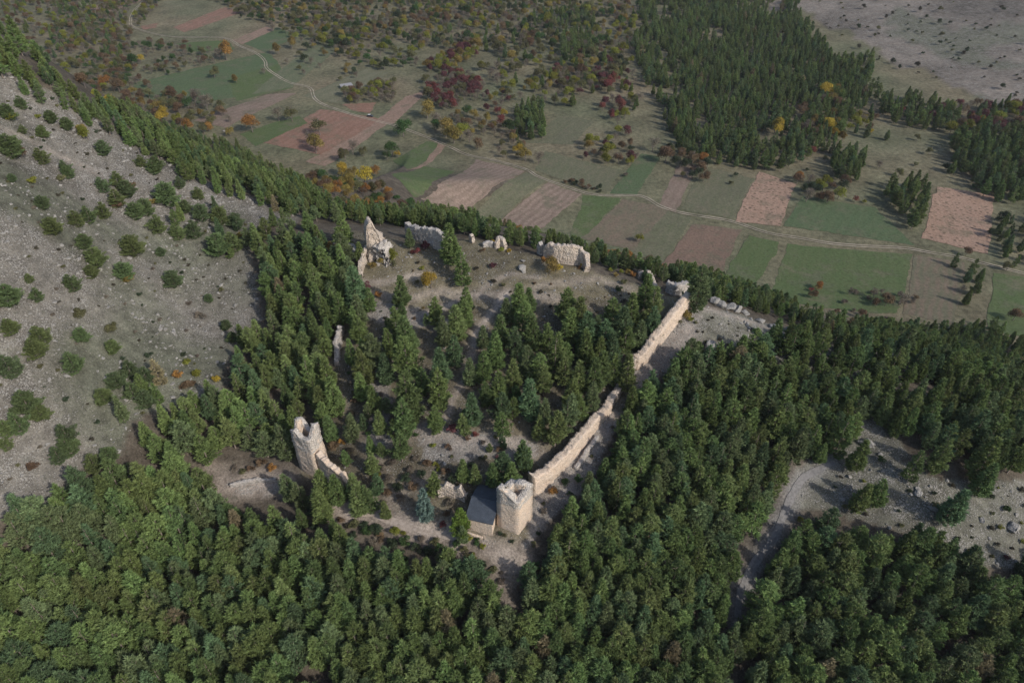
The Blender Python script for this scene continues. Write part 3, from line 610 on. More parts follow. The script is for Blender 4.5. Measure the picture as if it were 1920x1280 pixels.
def trunk_mesh(seed, H, rb, limbs=8, spread=1.2, mat='bark', lo=.25):
    r = np.random.default_rng(seed); V_, F_ = tube([(0, 0, -.6), (0, 0, .2), (r.normal() * .04, r.normal() * .04, H * .4), (r.normal() * .08, r.normal() * .08, H * .75), (0, 0, H * .97)], [rb * 1.35, rb, rb * .7, rb * .35, rb * .06])
    for i in range(limbs):
        z = H * r.uniform(lo, .85); a = r.uniform(0, 6.28); L = spread * (1 - z / H * .6) * r.uniform(.7, 1.2)
        v2, f2 = tube([(0, 0, z), (math.cos(a) * L * .5, math.sin(a) * L * .5, z + L * .22), (math.cos(a) * L, math.sin(a) * L, z + L * .5)], [rb * .3, rb * .18, rb * .05], 4)
        F_ = np.vstack([F_, f2 + len(V_)]); V_ = np.vstack([V_, v2])
    return mesh_np('trunk', V_, F_, M[mat], True)
def leaf_crown(seed, H, rr, zb, n_leaf, size, lobes=7, mat='leaf'):
    r = np.random.default_rng(seed); cs = []; ds = []; tn = []
    per = n_leaf // lobes
    for i in range(lobes):
        a = r.uniform(0, 6.28); q_ = math.sqrt(r.uniform(0, 1)) * rr * .62; zc = zb + (H - zb) * r.uniform(.3, .78); lr = rr * r.uniform(.34, .6); c_ = np.array([math.cos(a) * q_, math.sin(a) * q_, zc])
        d_ = r.normal(size=(per, 3)); d_ /= np.linalg.norm(d_, axis=1)[:, None]; d_[:, 2] = np.abs(d_[:, 2]) * .9 - .25 * (r.random(per) < .45)
        # twigs: leaves gather in sprays
        rad = lr * r.uniform(.55, 1.08, per)[:, None]; p_ = c_ + d_ * rad * np.array([1, 1, (H - zb) / (2.4 * rr) + .35]) ; cs.append(p_); ds.append(d_ + r.normal(size=d_.shape) * .7); tn.append(np.full(per, r.uniform(.75, 1.25)))
    cs = np.vstack(cs); ds = np.vstack(ds); ds /= np.linalg.norm(ds, axis=1)[:, None]; tn = np.concatenate(tn); cs[:, 2] = np.maximum(cs[:, 2], .1)
    n_ = len(cs); a = r.normal(size=(n_, 3)); s1 = np.cross(ds, a); s1 /= np.linalg.norm(s1, axis=1)[:, None]; s2 = np.cross(ds, s1); w = size * r.uniform(.6, 1.3, n_)[:, None]
    v_ = np.stack([cs - s1 * w, cs - s2 * w * .6, cs + s1 * w, cs + s2 * w * .6], 1).reshape(-1, 3)
    return mesh_np('crown', v_, np.arange(len(v_)).reshape(-1, 4), M[mat], False, {'tone': ('FLOAT', np.repeat(tn * r.uniform(.7, 1.25, n_), 4))})
PH = 11.
PINES = [(pine_crown(100, 2.1, PH, 1.2, .92, .95, .35), trunk_mesh(1, PH, .17)), (pine_crown(101, 2.4, PH, 1.0, .85, .85, .45), trunk_mesh(2, PH, .19)),
         (pine_crown(102, 1.7, PH, 1.0, 1.0, .95, .3), trunk_mesh(3, PH, .15)), (pine_crown(103, 2.3, PH, 2.2, .7, .8, .6), trunk_mesh(4, PH, .19)),
         (pine_crown(104, 1.9, PH, .8, .85, 1.0, .3), trunk_mesh(5, PH, .16)), (pine_crown(105, 2.6, PH, 2.6, .72, .72, .7), trunk_mesh(6, PH, .2)),
         (pine_crown(106, 3.7, 8.0, .4, .55, .85, .55), trunk_mesh(7, 8., .2)), (pine_crown(107, 3.2, 8.0, .5, .72, .8, .7), trunk_mesh(8, 8., .2)),           # broad and low, branched to the ground
         (pine_crown(108, 2.0, PH, .7, .95, .75, .75), trunk_mesh(9, PH, .16)), (pine_crown(109, 2.2, PH, 1.8, .8, .68, .9), trunk_mesh(10, PH, .18))]
AUT = [(leaf_crown(200, 6, 2.7, .5, 2300, .17), trunk_mesh(21, 5.2, .16, 14, 2.2, 'twig')), (leaf_crown(201, 6, 2.5, .4, 1500, .17, 9), trunk_mesh(22, 5.4, .14, 22, 2.2, 'twig')),
       (leaf_crown(202, 6, 3.0, .4, 2600, .18, 10), trunk_mesh(23, 5., .17, 16, 2.4, 'twig')), (leaf_crown(203, 6, 2.6, .5, 900, .13, 8), trunk_mesh(24, 5.8, .14, 46, 2.4, 'twig', .15))]
SHR = [leaf_crown(300 + i, 2.2, 1.5, .05, 900 + 150 * i, .13, 5 + i) for i in range(4)]
for i, m_ in enumerate(SHR): m_.name = 'shrub'
ROCKS = [rock_mesh('boulder', 1, .8, .62, 400 + i, M['rock']) for i in range(5)]

# tints (base colours)
PG = [(.136, .188, .066), (.112, .162, .062), (.146, .196, .068), (.096, .148, .072), (.132, .172, .080), (.122, .176, .062), (.148, .186, .070)]
T = {'yel': (.40, .30, .05), 'yg': (.20, .21, .04), 'olv': (.135, .135, .065), 'org': (.29, .15, .05), 'red': (.19, .065, .06), 'crm': (.13, .055, .06), 'brn': (.16, .11, .07), 'gry': (.17, .145, .115),
     'grn': (.055, .10, .035), 'dk': (.05, .07, .04), 'drk': (.075, .068, .05), 'gld': (.24, .185, .06)}
TW = {'drk': 'dark brown', 'yel': 'bright yellow', 'yg': 'yellow green', 'olv': 'olive', 'org': 'orange', 'red': 'red', 'crm': 'crimson', 'brn': 'reddish brown', 'gry': 'half bare greyish', 'grn': 'green', 'dk': 'dark green', 'gld': 'golden'}

plants = []      # dicts: kind, x, y, z, h (height m), w (crown width scale), proto, tint, col
taken = {}
def key(x, y): return (int(x // 3), int(y // 3))
def free(x, y, d):
    kx, ky = key(x, y); r_ = int(d // 3) + 1
    for i in range(kx - r_, kx + r_ + 1):
        for j in range(ky - r_, ky + r_ + 1):
            for (a, b, e_) in taken.get((i, j), ()):
                if (a - x) ** 2 + (b - y) ** 2 < max(d, e_) ** 2: return False
    return True
def add(kind, x, y, h, ws, proto, tint, cname=None, d=1.5, hand=False):
    taken.setdefault(key(x, y), []).append((x, y, d if hand else 0.)); plants.append(dict(kind=kind, x=x, y=y, z=float(zf(x, y)), h=h, ws=ws, p=proto, tint=tint, c=cname, hand=hand))
def place_mid(px, py, h, f=.5):
    qx, qy = px, py + 20
    for _ in range(6):
        g = G(qx, qy); uu, vv, _d = project(g[0], g[1], g[2] + h * f); qx += px - float(uu); qy += py - float(vv)
    return g, float(_d)
def pine_at(px, py, w, tall=1., tint=None, broad=False):
    """a pine whose crown, w px wide, is centred at a pixel"""
    h = 8.
    for _ in range(3):
        g, dp = place_mid(px, py, h, .55); wm = w * dp / F * (1.02 if broad else 1.06); h = np.clip(wm * (.95 if broad else 2.05) * tall, 1.5, 18)
    r = random.random(); proto = random.choice([6, 7]) if broad else random.choice([0, 1, 2, 3, 4, 8])
    base = (3.6 * 2 / 8.0) if broad else 2 * [2.1, 2.4, 1.7, 2.3, 1.9, 2.6, 0, 0, 2.0][proto] / PH
    add('pine', g[0], g[1], h, wm / (base * h) , proto, tint or random.choice(PG), None, wm * .42, True)
def bush_at(px, py, w, c, tree=False):
    for _ in range(2):
        h = 3.; g, dp = place_mid(px, py, w / 9. * .4, .5); wm = w * dp / F
    if wm > 3.6 or tree: g, dp = place_mid(px, py, wm * 1.1, .5); add('autumn', g[0], g[1], wm * 1.15, 1., 3 if c == 'gry' else random.randrange(3), T[c], c, wm * .4, True)
    else: add('shrub', g[0], g[1], wm * .72, 1., random.randrange(4), T[c], c, wm * .4, True)

# --- plants read off one by one
PINE_LIST = '''705,905,26 722,955,22 1108,905,28 1135,880,28 1075,950,24 868,1000,22 845,455,40 865,500,34 767,445,20 750,545,34 872,560,28 872,585,30 855,602,38 832,620,35 815,582,30 745,600,35 760,628,45 665,537,45 655,500,25 672,470,20 635,577,35 670,582,35 620,505,30 600,570,25
950,582,30 942,620,35 1065,572,42 1090,590,42 1072,607,40 1100,620,42 1150,590,38 1172,607,42 1185,582,38 1210,545,35 1225,570,38 1230,600,34 975,560,38 995,560,25 980,595,38 1002,620,38 1135,627,38
762,672,50 695,660,42 680,685,38 675,722,30 702,745,30 762,745,58 755,782,42 825,685,42 822,727,42 850,655,34 880,695,28 905,685,34 927,655,38 885,765,38 870,792,25 940,760,34 942,795,30 817,782,32 750,835,34 625,740,40
617,800,28 655,800,30 530,827,40 812,902,30 867,880,26 890,887,25 940,872,36 925,888,30 958,888,34 985,850,34 540,910,34 562,925,32 605,910,40 630,915,38 600,945,38 660,912,30 670,935,36 690,930,34 695,865,28 647,857,18
992,677,38 1042,665,46 997,747,42 1065,770,40 1042,800,42 1070,740,36 1115,702,40 1130,685,36 1085,705,34 1157,690,34 1177,697,38 1060,697,34 982,852,32 1020,710,34 960,700,34 970,640,34 1030,630,34 790,710,30 720,690,32
1312,535,50 1300,515,30 1495,830,42 1540,848,24 1580,815,42 1717,870,32 1765,852,38 1850,860,50 1850,895,38 1615,930,34 1652,922,34 1790,945,44 1835,802,40 1455,620,30 1700,640,34 862,977,34
935,725,34 912,735,28 1100,655,36 1125,655,30 1200,625,30 905,630,26 730,640,30 1020,770,30 1010,800,28 1150,650,34 1110,740,30 1090,760,28 710,790,26 690,560,26 640,520,24 590,520,34'''
for s_ in PINE_LIST.split():
    a = [float(q_) for q_ in s_.split(',')]; tl = 1.0 if a[1] < 640 else 1.08
    tint = (.15, .24, .05) if (a[0], a[1]) == (862, 977) else None
    pine_at(a[0], a[1], a[2], tl, tint)
BROAD_LIST = '''95,421,38 245,457,46 322,520,38 230,505,38 132,527,36 155,450,32 175,480,42 168,507,28 77,377,28 190,344,30 217,335,34 140,407,34 163,400,34 190,392,34 215,370,36 235,352,34 310,360,48 252,392,34 270,385,34
292,417,38 330,432,32 360,427,38 405,455,46 435,450,40 66,550,30 12,550,48 150,625,32 72,625,42 15,610,34 422,607,22 435,630,24 132,677,46 12,682,52 62,650,42 208,648,30 190,740,36 215,710,38 240,690,40 245,730,38 270,700,36 270,745,38
45,750,52 72,770,38 30,790,46 8,800,36 120,810,46 105,850,38 125,835,40 172,865,42 8,830,28 37,190,26 12,207,32 40,241,18 77,245,25 92,217,26 122,230,26 15,270,46 75,290,32 190,275,30 120,312,28 262,300,24 290,305,32 125,320,26 20,332,18
390,557,18 300,470,20 345,385,26 375,395,34 410,400,36 440,410,30 52,520,20 287,312,26 335,340,24 370,360,26 200,850,36 225,880,34'''
for s_ in BROAD_LIST.split():
    a = [float(q_) for q_ in s_.split(',')]; pine_at(a[0], a[1], a[2], 1., random.choice([(.10, .140, .060), (.115, .148, .058), (.09, .125, .06)]), True)
g_, dp_ = place_mid(797, 948, 8.5, .5)
BUSH_LIST = '''665,985,24,olv 690,995,26,grn 712,1008,24,brn 735,1020,26,dk 760,1018,26,grn 780,1030,28,dk 805,1035,30,dk 825,1030,28,grn 842,1040,26,dk 700,1018,20,gry 750,1040,24,dk 815,1018,22,olv 790,1012,20,gry 640,975,20,brn 672,968,14,gry 870,1035,24,olv 885,1045,20,yg 855,1022,18,grn
715,880,24,gry 730,900,26,gry 745,915,24,dk 760,900,24,dk 775,915,24,brn 750,935,20,gry 725,925,20,brn 735,870,20,gry 700,870,18,brn 720,945,18,olv 790,890,22,dk 770,880,20,gry 800,870,20,brn 835,885,22,brn 850,900,24,dk 845,945,22,gry 852,960,22,gry 838,965,16,brn 830,985,16,red 780,860,16,gry 905,830,14,gry 930,820,14,olv
470,880,18,brn 490,870,24,brn 455,885,18,olv 510,880,20,org 440,880,16,gry 1060,905,20,grn 1085,900,20,grn 1075,930,18,dk 1020,960,16,gry 1010,1000,14,dk 905,1060,22,dk 925,1070,20,olv 940,1090,18,gry 895,1010,12,grn 960,1015,12,dk 1000,1020,14,olv 890,984,13,grn 899,988,12,yg 906,993,10,grn 884,990,10,brn 938,1000,12,dk 945,1004,11,olv 880,1010,16,yg 893,1018,14,grn 905,1026,14,yg 807,525,34,yel 791,505,12,yg 737,475,28,yg 687,540,22,crm 710,555,17,org 797,463,20,crm 780,473,22,red 715,490,24,gld 735,495,20,olv 700,500,18,gld 620,470,26,gld 557,585,26,yg 570,605,14,red 587,552,18,brn 925,500,16,crm
1032,498,30,gld 1022,490,20,org 1048,505,16,yel 1060,487,20,yg 1025,472,13,yg 1075,486,14,yg 1092,497,16,yel 1086,502,10,org 1145,507,14,yg 1155,517,12,gld 1165,510,12,yg 1177,512,16,gld 1187,517,16,org 1170,530,14,olv 1160,545,16,grn 1205,520,9,yg
1272,543,14,gld 1287,592,22,gld 1270,604,18,olv 1295,600,14,yg 1187,630,18,crm 812,835,16,yg 817,872,15,yg 822,880,10,yg 707,892,20,yg 892,815,16,red 847,807,24,crm 627,838,26,brn 640,830,16,org 1037,921,24,org 582,872,16,brn 740,997,22,yg 756,1000,12,yg
61,342,20,yg 116,338,18,olv 222,388,22,brn 250,350,18,brn 290,380,16,gld 452,445,20,gld 240,526,26,gld 248,518,12,org 150,590,27,olv 210,617,26,olv 375,595,24,gry 355,570,14,gry 287,505,10,gry 280,667,19,dk 350,680,20,yg 345,665,12,dk 370,702,23,yg
405,712,18,yel 335,705,22,org 350,726,26,brn 362,720,16,brn 62,875,28,brn 20,222,26,yg 72,220,14,yg 37,287,30,brn 160,247,28,yg 155,245,20,gld 82,265,8,dk 99,187,9,dk 72,180,8,dk 108,200,8,olv 415,545,12,olv 300,600,12,gry 100,590,12,gry
1597,662,30,yg 1630,707,22,red 1787,722,24,gld 1902,872,26,yg 1652,862,20,grn 1445,853,10,red 1425,810,12,crm 1308,1104,14,org 1765,1210,22,crm 1615,1145,18,gld 1905,1135,22,gld 1510,985,14,org 1500,975,16,yg 925,455,12,yel 905,470,14,brn
1200,445,20,yg 940,470,14,yg 955,472,12,yel 995,1168,20,gld 640,318,24,yel 660,322,26,gld 682,325,26,yel 702,318,22,org 650,336,20,gld 718,345,20,olv 700,350,22,olv 745,288,15,yel 755,240,30,grn 545,212,30,olv 520,212,28,gry 470,232,30,org 597,235,34,olv
578,258,26,gry 590,270,32,gld 660,275,28,gry 646,290,24,olv 680,282,20,olv 735,280,26,grn 725,290,20,grn 363,180,30,gry 385,190,30,gry 350,190,24,grn 400,135,20,olv 442,147,16,gld 420,95,30,org 410,100,22,gry 520,90,20,gld 545,80,20,gld 800,205,30,gld 820,225,30,gry
835,240,32,gld 850,250,34,gld 865,245,26,yg 815,235,20,grn 880,255,24,gry 895,270,20,brn 875,205,22,grn 945,212,14,yel 938,225,18,red 955,235,26,grn 1455,238,30,yel 970,278,20,yel 985,290,24,gld 1010,295,24,gry 1105,272,18,gld 1100,290,14,crm 1140,280,24,yg 1120,262,14,yg
1160,295,22,brn 1180,300,18,yg 1225,270,28,gry 1250,290,30,brn 1300,295,30,brn 1320,298,22,org 1550,170,26,yel 1560,182,22,gld 1555,235,26,yel 1535,225,24,olv 1570,232,20,gld 1565,250,18,yel 1633,245,14,yel 1525,283,16,red 1500,330,16,org 1545,350,18,yg 1575,360,26,yg 1605,372,14,red
1620,380,10,yg 1515,365,28,gry 1785,240,22,yg 1820,222,16,org 1825,232,18,crm 1840,225,14,yel 1885,245,12,org 1750,215,20,crm 1690,205,16,red 1815,470,20,brn 1805,540,16,gry 1535,535,16,org 1525,550,18,brn 1640,550,22,gry 1665,560,30,brn 1690,560,30,gry 1905,590,24,brn 1890,500,18,olv
1370,345,12,olv 1320,330,22,brn 1300,325,20,dk 1520,545,12,red 205,190,26,yel 180,180,22,yg 220,160,24,brn 195,150,26,org 155,150,24,brn 235,180,22,brn 295,195,22,gld 300,215,28,yel 330,220,22,yg 350,235,22,org 390,238,16,org 430,245,20,gld 380,240,20,olv 250,110,20,grn 262,108,16,yel'''
for s_ in BUSH_LIST.split():
    a = s_.split(','); bush_at(float(a[0]), float(a[1]), float(a[2]), a[3])

# --- masonry and paths keep plants away
def keep(px, d, world=False):
    L = px if world else hit([a for a, b in px], [b for a, b in px])
    for i in range(len(L) - 1):
        n_ = int(np.hypot(*(L[i + 1] - L[i])[:2]) / 1.5) + 1
        for k in range(n_ + 1):
            p_ = L[i] + (L[i + 1] - L[i]) * k / n_; taken.setdefault(key(p_[0], p_[1]), []).append((p_[0], p_[1], d))
keep([(1003,916),(1060,862),(1140,766)], 3.2); keep([(1188,690),(1240,632),(1290,576)], 3.4); keep([(607,874),(655,900)], 2.6); keep([(822,928),(923,1000),(990,985)], 4.5); keep([(570,880),(600,885)], 4.5)
keep(rw, 3.2, True); keep([(1562,866),(1508,893),(1478,945),(1452,1005),(1405,1075),(1388,1120)], 3.6); keep([(636,945),(700,968),(790,992),(855,1012)], 1.6); keep([(905,1022),(960,1042)], 1.2); keep([(838,780),(885,680),(900,620),(935,566)], 2.6)
keep([(764,444),(834,472)], 3.0); keep([(1020,482),(1101,505)], 3.0); keep([(632,686),(643,618)], 2.6); keep([(420,903),(530,905)], 3.5); keep([(1300,566),(1400,590),(1500,624)], 4.2); keep([(1655,664),(1675,674)], 4.); keep([(1190,528),(1235,545),(1300,550)], 3.2); keep([(880,452),(950,468)], 3.5)
for qd in FIELDS: pass

# --- forests and thickets, filled tree by tree inside their outlines
def scatter(poly, spacing, fn, prob=1., box=(-520, 620, 30, 1100), hmid=5., bound=None):
    xs = [p_[0] for p_ in poly]; ys = [p_[1] for p_ in poly]
    gx_ = np.arange(box[0], box[1], spacing); gy_ = np.arange(box[2], box[3], spacing * .87)
    A_, B_ = np.meshgrid(gx_, gy_); A_ = A_ + (np.arange(A_.shape[0]) % 2)[:, None] * spacing / 2
    x = (A_ + rng.uniform(-.36, .36, A_.shape) * spacing).ravel(); y = (B_ + rng.uniform(-.36, .36, A_.shape) * spacing).ravel()
    z = zf(x, y); pu, pv, _ = project(x, y, z + hmid); m = inpoly(pu, pv, poly)
    x, y, z = x[m], y[m], z[m]
    if not len(x): return
    oc = occluded(x, y, z + hmid + 1.); x, y, z = x[~oc], y[~oc], z[~oc]
    cl = vnoise(x / 14, y / 14, 5)
    for i in range(len(x)):
        if prob < 1 and rng.random() > prob * (.4 + 1.2 * cl[i]): continue
        fn(x[i], y[i])
def f_pine(hlo, hhi, mind=1.9, gap=.0, dark=1.):
    def fn(x, y):
        if gap and vnoise(np.array(x / 11.), np.array(y / 11.), 77) < gap: return
        if not free(x, y, mind): return
        t = random.choice(PG) if random.random() > .012 else (.20, .17, .10); k_ = random.uniform(.8, 1.2) * dark; h = random.triangular(hlo, hhi, (hlo + hhi) / 2)
        add('pine', x, y, h, random.uniform(1.0, 1.4), random.choice([0, 1, 2, 3, 4, 5, 8, 9]), tuple(c * k_ for c in t), None, 0)
    return fn
def f_bush(pal, lo, hi, mind=1.5):
    names = [p_ for p_ in pal]
    def fn(x, y):
        if not free(x, y, mind): return
        c = random.choice(names); w = random.triangular(lo, hi, (lo * 2 + hi) / 3) * (1.5 if y > 270 else 1.1)
        if c == 'pin':
            add('pine', x, y, random.uniform(5, 10), 1.2, random.choice([0, 1, 4]), random.choice(PG), None, 0); return
        if w > 3.4: add('autumn', x, y, w * 1.1, 1., 3 if c == 'gry' else random.randrange(3), T[c], c, 0)
        else: add('shrub', x, y, w * .72, 1., random.randrange(4), T[c], c, 0)
    return fn
NEAR = (-260, 300, 6, 330)
FO = [  # outline, spacing, height range, gap, box
 ([(-1300,985),(0,965),(70,955),(130,905),(200,875),(330,865),(400,905),(430,945),(500,970),(560,992),(640,1008),(700,1035),(780,1055),(860,1045),(905,1070),(935,1120),(955,1170),(985,1125),(992,1060),(1030,1010),(1060,960),(1110,925),(1150,850),(1160,790),(1180,740),(1240,700),(1290,650),(1340,635),(1440,650),(1480,700),(1600,725),(1615,790),(1560,845),(1490,860),(1450,930),(1425,1000),(1390,1060),(1365,1130),(1380,1200),(1400,2400),(-1300,2400)], 2.9, (7, 10.5), .07, NEAR),
 ([(1400,1150),(1440,1050),(1490,985),(1530,965),(1640,1005),(1750,1000),(1830,1040),(3200,1040),(3200,2400),(1400,2400)], 3.4, (7, 11.5), .1, NEAR),
 ([(1440,615),(1700,655),(1920,690),(2200,760),(3000,950),(3000,1050),(2200,900),(1890,880),(1850,850),(1790,830),(1700,815),(1640,770),(1600,730),(1500,700),(1460,660)], 3.6, (6, 10.5), .18, NEAR),
 ([(0,60),(60,125),(140,185),(250,200),(350,243),(450,272),(560,335),(650,385),(740,392),(830,385),(900,412),(1050,446),(1150,476),(1250,505),(1320,505),(1430,550),(1560,600),(1700,606),(1800,606),(1860,600),(1920,640),(2200,720),(3000,900),(3000,1000),(2200,820),(1920,745),(1700,680),(1500,622),(1400,585),(1300,535),(1230,520),(1100,470),(960,445),(830,415),(700,405),(640,400),(560,400),(360,330),(200,235),(120,190),(0,150)], 3.4, (3.5, 7.5), .06, (-420, 330, 100, 560)),
 ([(380,345),(560,405),(640,432),(480,430),(440,440),(370,400)], 4.6, (3.5, 7), .3, (-420, 330, 100, 560)), ([(655,660),(760,660),(800,740),(1000,700),(1010,830),(820,850),(760,880),(660,860)], 5.0, (2.5, 6.5), .35, NEAR), ([(700,560),(860,610),(850,640),(720,620)], 5, (3, 6), .4, NEAR), ([(360,345),(480,420),(480,560),(450,520),(400,470),(330,440),(290,390)], 5.2, (3.2, 6.5), .3, NEAR), ([(190,690),(300,690),(420,740),(440,640),(480,600),(480,700),(330,770),(200,780)], 4.6, (4, 8), .25, NEAR), ([(60,60),(90,110),(150,180),(200,205),(190,235),(130,205),(60,155)], 3.6, (3.5, 6.5), .05, (-420, 330, 100, 560)), ([(-500,30),(30,60),(62,90),(66,150),(30,150),(-500,150)], 5., (6, 10), .1, (-420, 330, 100, 560)),
 ([(475,425),(640,430),(650,520),(640,560),(635,640),(615,700),(610,770),(545,790),(530,860),(470,860),(400,860),(330,862),(260,850),(240,800),(300,770),(330,745),(410,745),(445,650),(490,600),(478,490)], 3.4, (5.5, 10), .1, NEAR),
 ([(1190,60),(1300,10),(1500,20),(1572,110),(1640,92),(1636,170),(1560,270),(1460,310),(1280,290),(1170,250),(1180,120)], 5.2, (5, 11.5), .24, (100, 560, 330, 900)),
 ([(1560,270),(1625,275),(1620,325),(1570,325)], 5.5, (7, 11), .0, (100, 560, 300, 700)), ([(1655,335),(1735,335),(1742,415),(1705,415)], 5.5, (8, 12), .0, (100, 560, 250, 700)),
 ([(1785,240),(2200,215),(2200,390),(1860,362),(1795,300)], 5.6, (8, 12), .12, (100, 760, 250, 800)), ([(1640,155),(1780,190),(1800,235),(1700,230),(1650,200)], 6., (7, 11), .3, (100, 560, 300, 700)),
 ([(965,195),(1018,188),(1022,245),(970,255)], 5.5, (7, 11), .0, (-50, 200, 300, 700)), ([(1040,60),(1110,50),(1120,95),(1060,105)], 7, (7, 11), .0, (-50, 300, 400, 1000)),
 ([(1200,-40),(1500,-60),(1500,20),(1200,40)], 7, (8, 12), .3, (100, 700, 500, 1500)),
 ([(1790,480),(1835,485),(1850,540),(1810,560)], 7, (6, 9), .2, (100, 400, 200, 500)),
 ([(1000,20),(1100,10),(1120,40),(1000,40)], 9, (7, 11), .3, (-50, 300, 500, 1400)), ([(640,560),(690,600),(700,650),(650,700),(632,640)], 4.4, (6, 10), .2, NEAR),
 ([(1000,590),(1230,590),(1180,660),(1140,740),(1060,790),(960,800),(960,640)], 5.0, (7, 11), .45, NEAR), ([(1875,385),(1990,400),(1990,480),(1880,500)], 9, (5, 8), .4, (100, 500, 200, 500))]
for poly, spc, (hl, hh), gap, box in FO: scatter(poly, spc, f_pine(hl, hh, spc * .42, gap), 1., box, (hl + hh) * .27)
FAR = (-700, 900, 290, 1500)
BU = [
 ([(-60,-60),(90,-40),(90,60),(60,110),(-60,20)], 8, ['olv','gry','pin','brn','yg'], 2.5, 5, .6), ([(90,0),(330,-30),(250,60),(245,160),(140,185),(90,130)], 5.9, ['olv','gry','brn','gry','yg','grn','pin','olv'], 2.5, 5, .7), ([(200,70),(330,78),(420,90),(410,115),(240,155),(200,140)], 7.5, ['gry','gry','olv','brn','grn'], 2, 5, .6),
 ([(290,-30),(760,-30),(760,60),(600,95),(560,60),(520,45),(450,30),(420,5)], 7.2, ['olv','yg','gry','olv','gld','grn','brn','dk'], 2.5, 6, .8), ([(450,30),(560,60),(560,80),(500,50)], 9, ['olv','gry','yg'], 3, 6, .7),
 ([(600,60),(780,60),(800,120),(720,130),(640,110)], 7.7, ['olv','yg','gry','dk','grn'], 2.5, 6, .6), ([(760,-30),(1200,-30),(1190,120),(1130,170),(1000,130),(900,90),(780,90)], 7.7, ['olv','yg','gry','gld','olv','dk','pin','grn','gry','brn'], 2.5, 6.5, .8),
 ([(790,150),(860,130),(900,150),(895,185),(830,205),(800,180)], 6, ['crm','crm','red','gry','gry','olv'], 3, 6, .95), ([(795,118),(885,78),(895,100),(815,150)], 6, ['yg','yg','gld','crm'], 3, 6, .95),
 ([(640,168),(740,150),(742,188),(645,190)], 6, ['yg','olv','gry','brn','yg'], 3, 5.5, .85), ([(900,125),(1050,120),(1100,150),(1090,200),(1000,190),(920,190)], 7, ['crm','olv','gry','gry','yg','pin','gld','olv'], 2.5, 6, .6),
 ([(830,205),(960,230),(1010,300),(960,305),(900,280)], 7, ['gry','gry','brn','olv','gld'], 2.5, 5, .55), ([(890,150),(960,180),(960,220),(900,200)], 7, ['crm','gry','red','brn'], 2.5, 5, .7),
 ([(1030,150),(1180,90),(1200,200),(1160,240),(1080,190)], 7, ['olv','crm','yg','pin','gry','red'], 2.5, 6, .6), ([(1090,255),(1180,245),(1200,300),(1120,305)], 7, ['brn','gry','yg','crm','dk'], 2.5, 5, .7),
 ([(1220,270),(1340,280),(1340,325),(1300,335),(1260,300)], 6.5, ['brn','gry','brn','dk','olv'], 2.5, 5, .8), ([(1500,150),(1640,180),(1640,260),(1500,260)], 6.5, ['gld','gry','yg','brn','pin','pin'], 3, 6, .75),
 ([(1490,335),(1600,345),(1600,378),(1510,372)], 5.5, ['gry','brn','yg','dk'], 2.5, 5, .8), ([(1740,200),(1920,190),(1990,215),(1920,250),(1790,240)], 6, ['crm','gry','pin','yg','pin','brn'], 3, 6, .8),
 ([(1060,330),(1142,355),(1140,365),(1055,342)], 3.2, ['gry','dk','brn'], 1.5, 3.2, 1.), ([(540,30),(720,110),(700,150),(560,120)], 12, ['olv','gry','dk','gld'], 2.5, 5, .5),
 ([(440,105),(640,110),(660,160),(560,150),(520,150)], 15, ['olv','gry','olv'], 2, 4.5, .4), ([(245,150),(420,195),(450,240),(330,245),(240,195)], 6.5, ['brn','gry','gld','gry','olv','brn','olv'], 2.5, 5.5, .6),
 ([(560,320),(740,360),(800,400),(740,400),(640,380)], 5, ['olv','gld','brn','grn','org'], 2.5, 5, .55), ([(740,388),(1100,455),(1430,545),(1430,556),(1050,450),(760,400)], 5, ['brn','olv','gry','org'], 2, 4.5, .45),
 ([(1100,330),(1500,250),(1600,330),(1500,340),(1300,340)], 12, ['gry','olv','dk'], 1.5, 3.5, .4), ([(1640,250),(1800,260),(1800,330),(1640,330)], 11, ['gry','dk','pin','olv'], 1.5, 4, .4),
 ([(1560,540),(1720,545),(1720,600),(1560,590)], 5, ['gry','brn','gry'], 2, 4.5, .6), ([(1850,400),(1990,380),(1990,500),(1870,490)], 7, ['gry','pin','dk','olv'], 2, 5, .5),
 ([(1500,-30),(2200,-30),(2200,190),(1920,190),(1650,120),(1560,60)], 11, ['dk','drk','olv','dk'], 1.2, 3.4, .3)]
for poly, spc, pal, lo, hi, pr in BU: scatter(poly, spc, f_bush(pal, lo, hi, spc * .33), pr, FAR if max(q_[1] for q_ in poly) < 300 else (-400, 700, 200, 900), 2.)
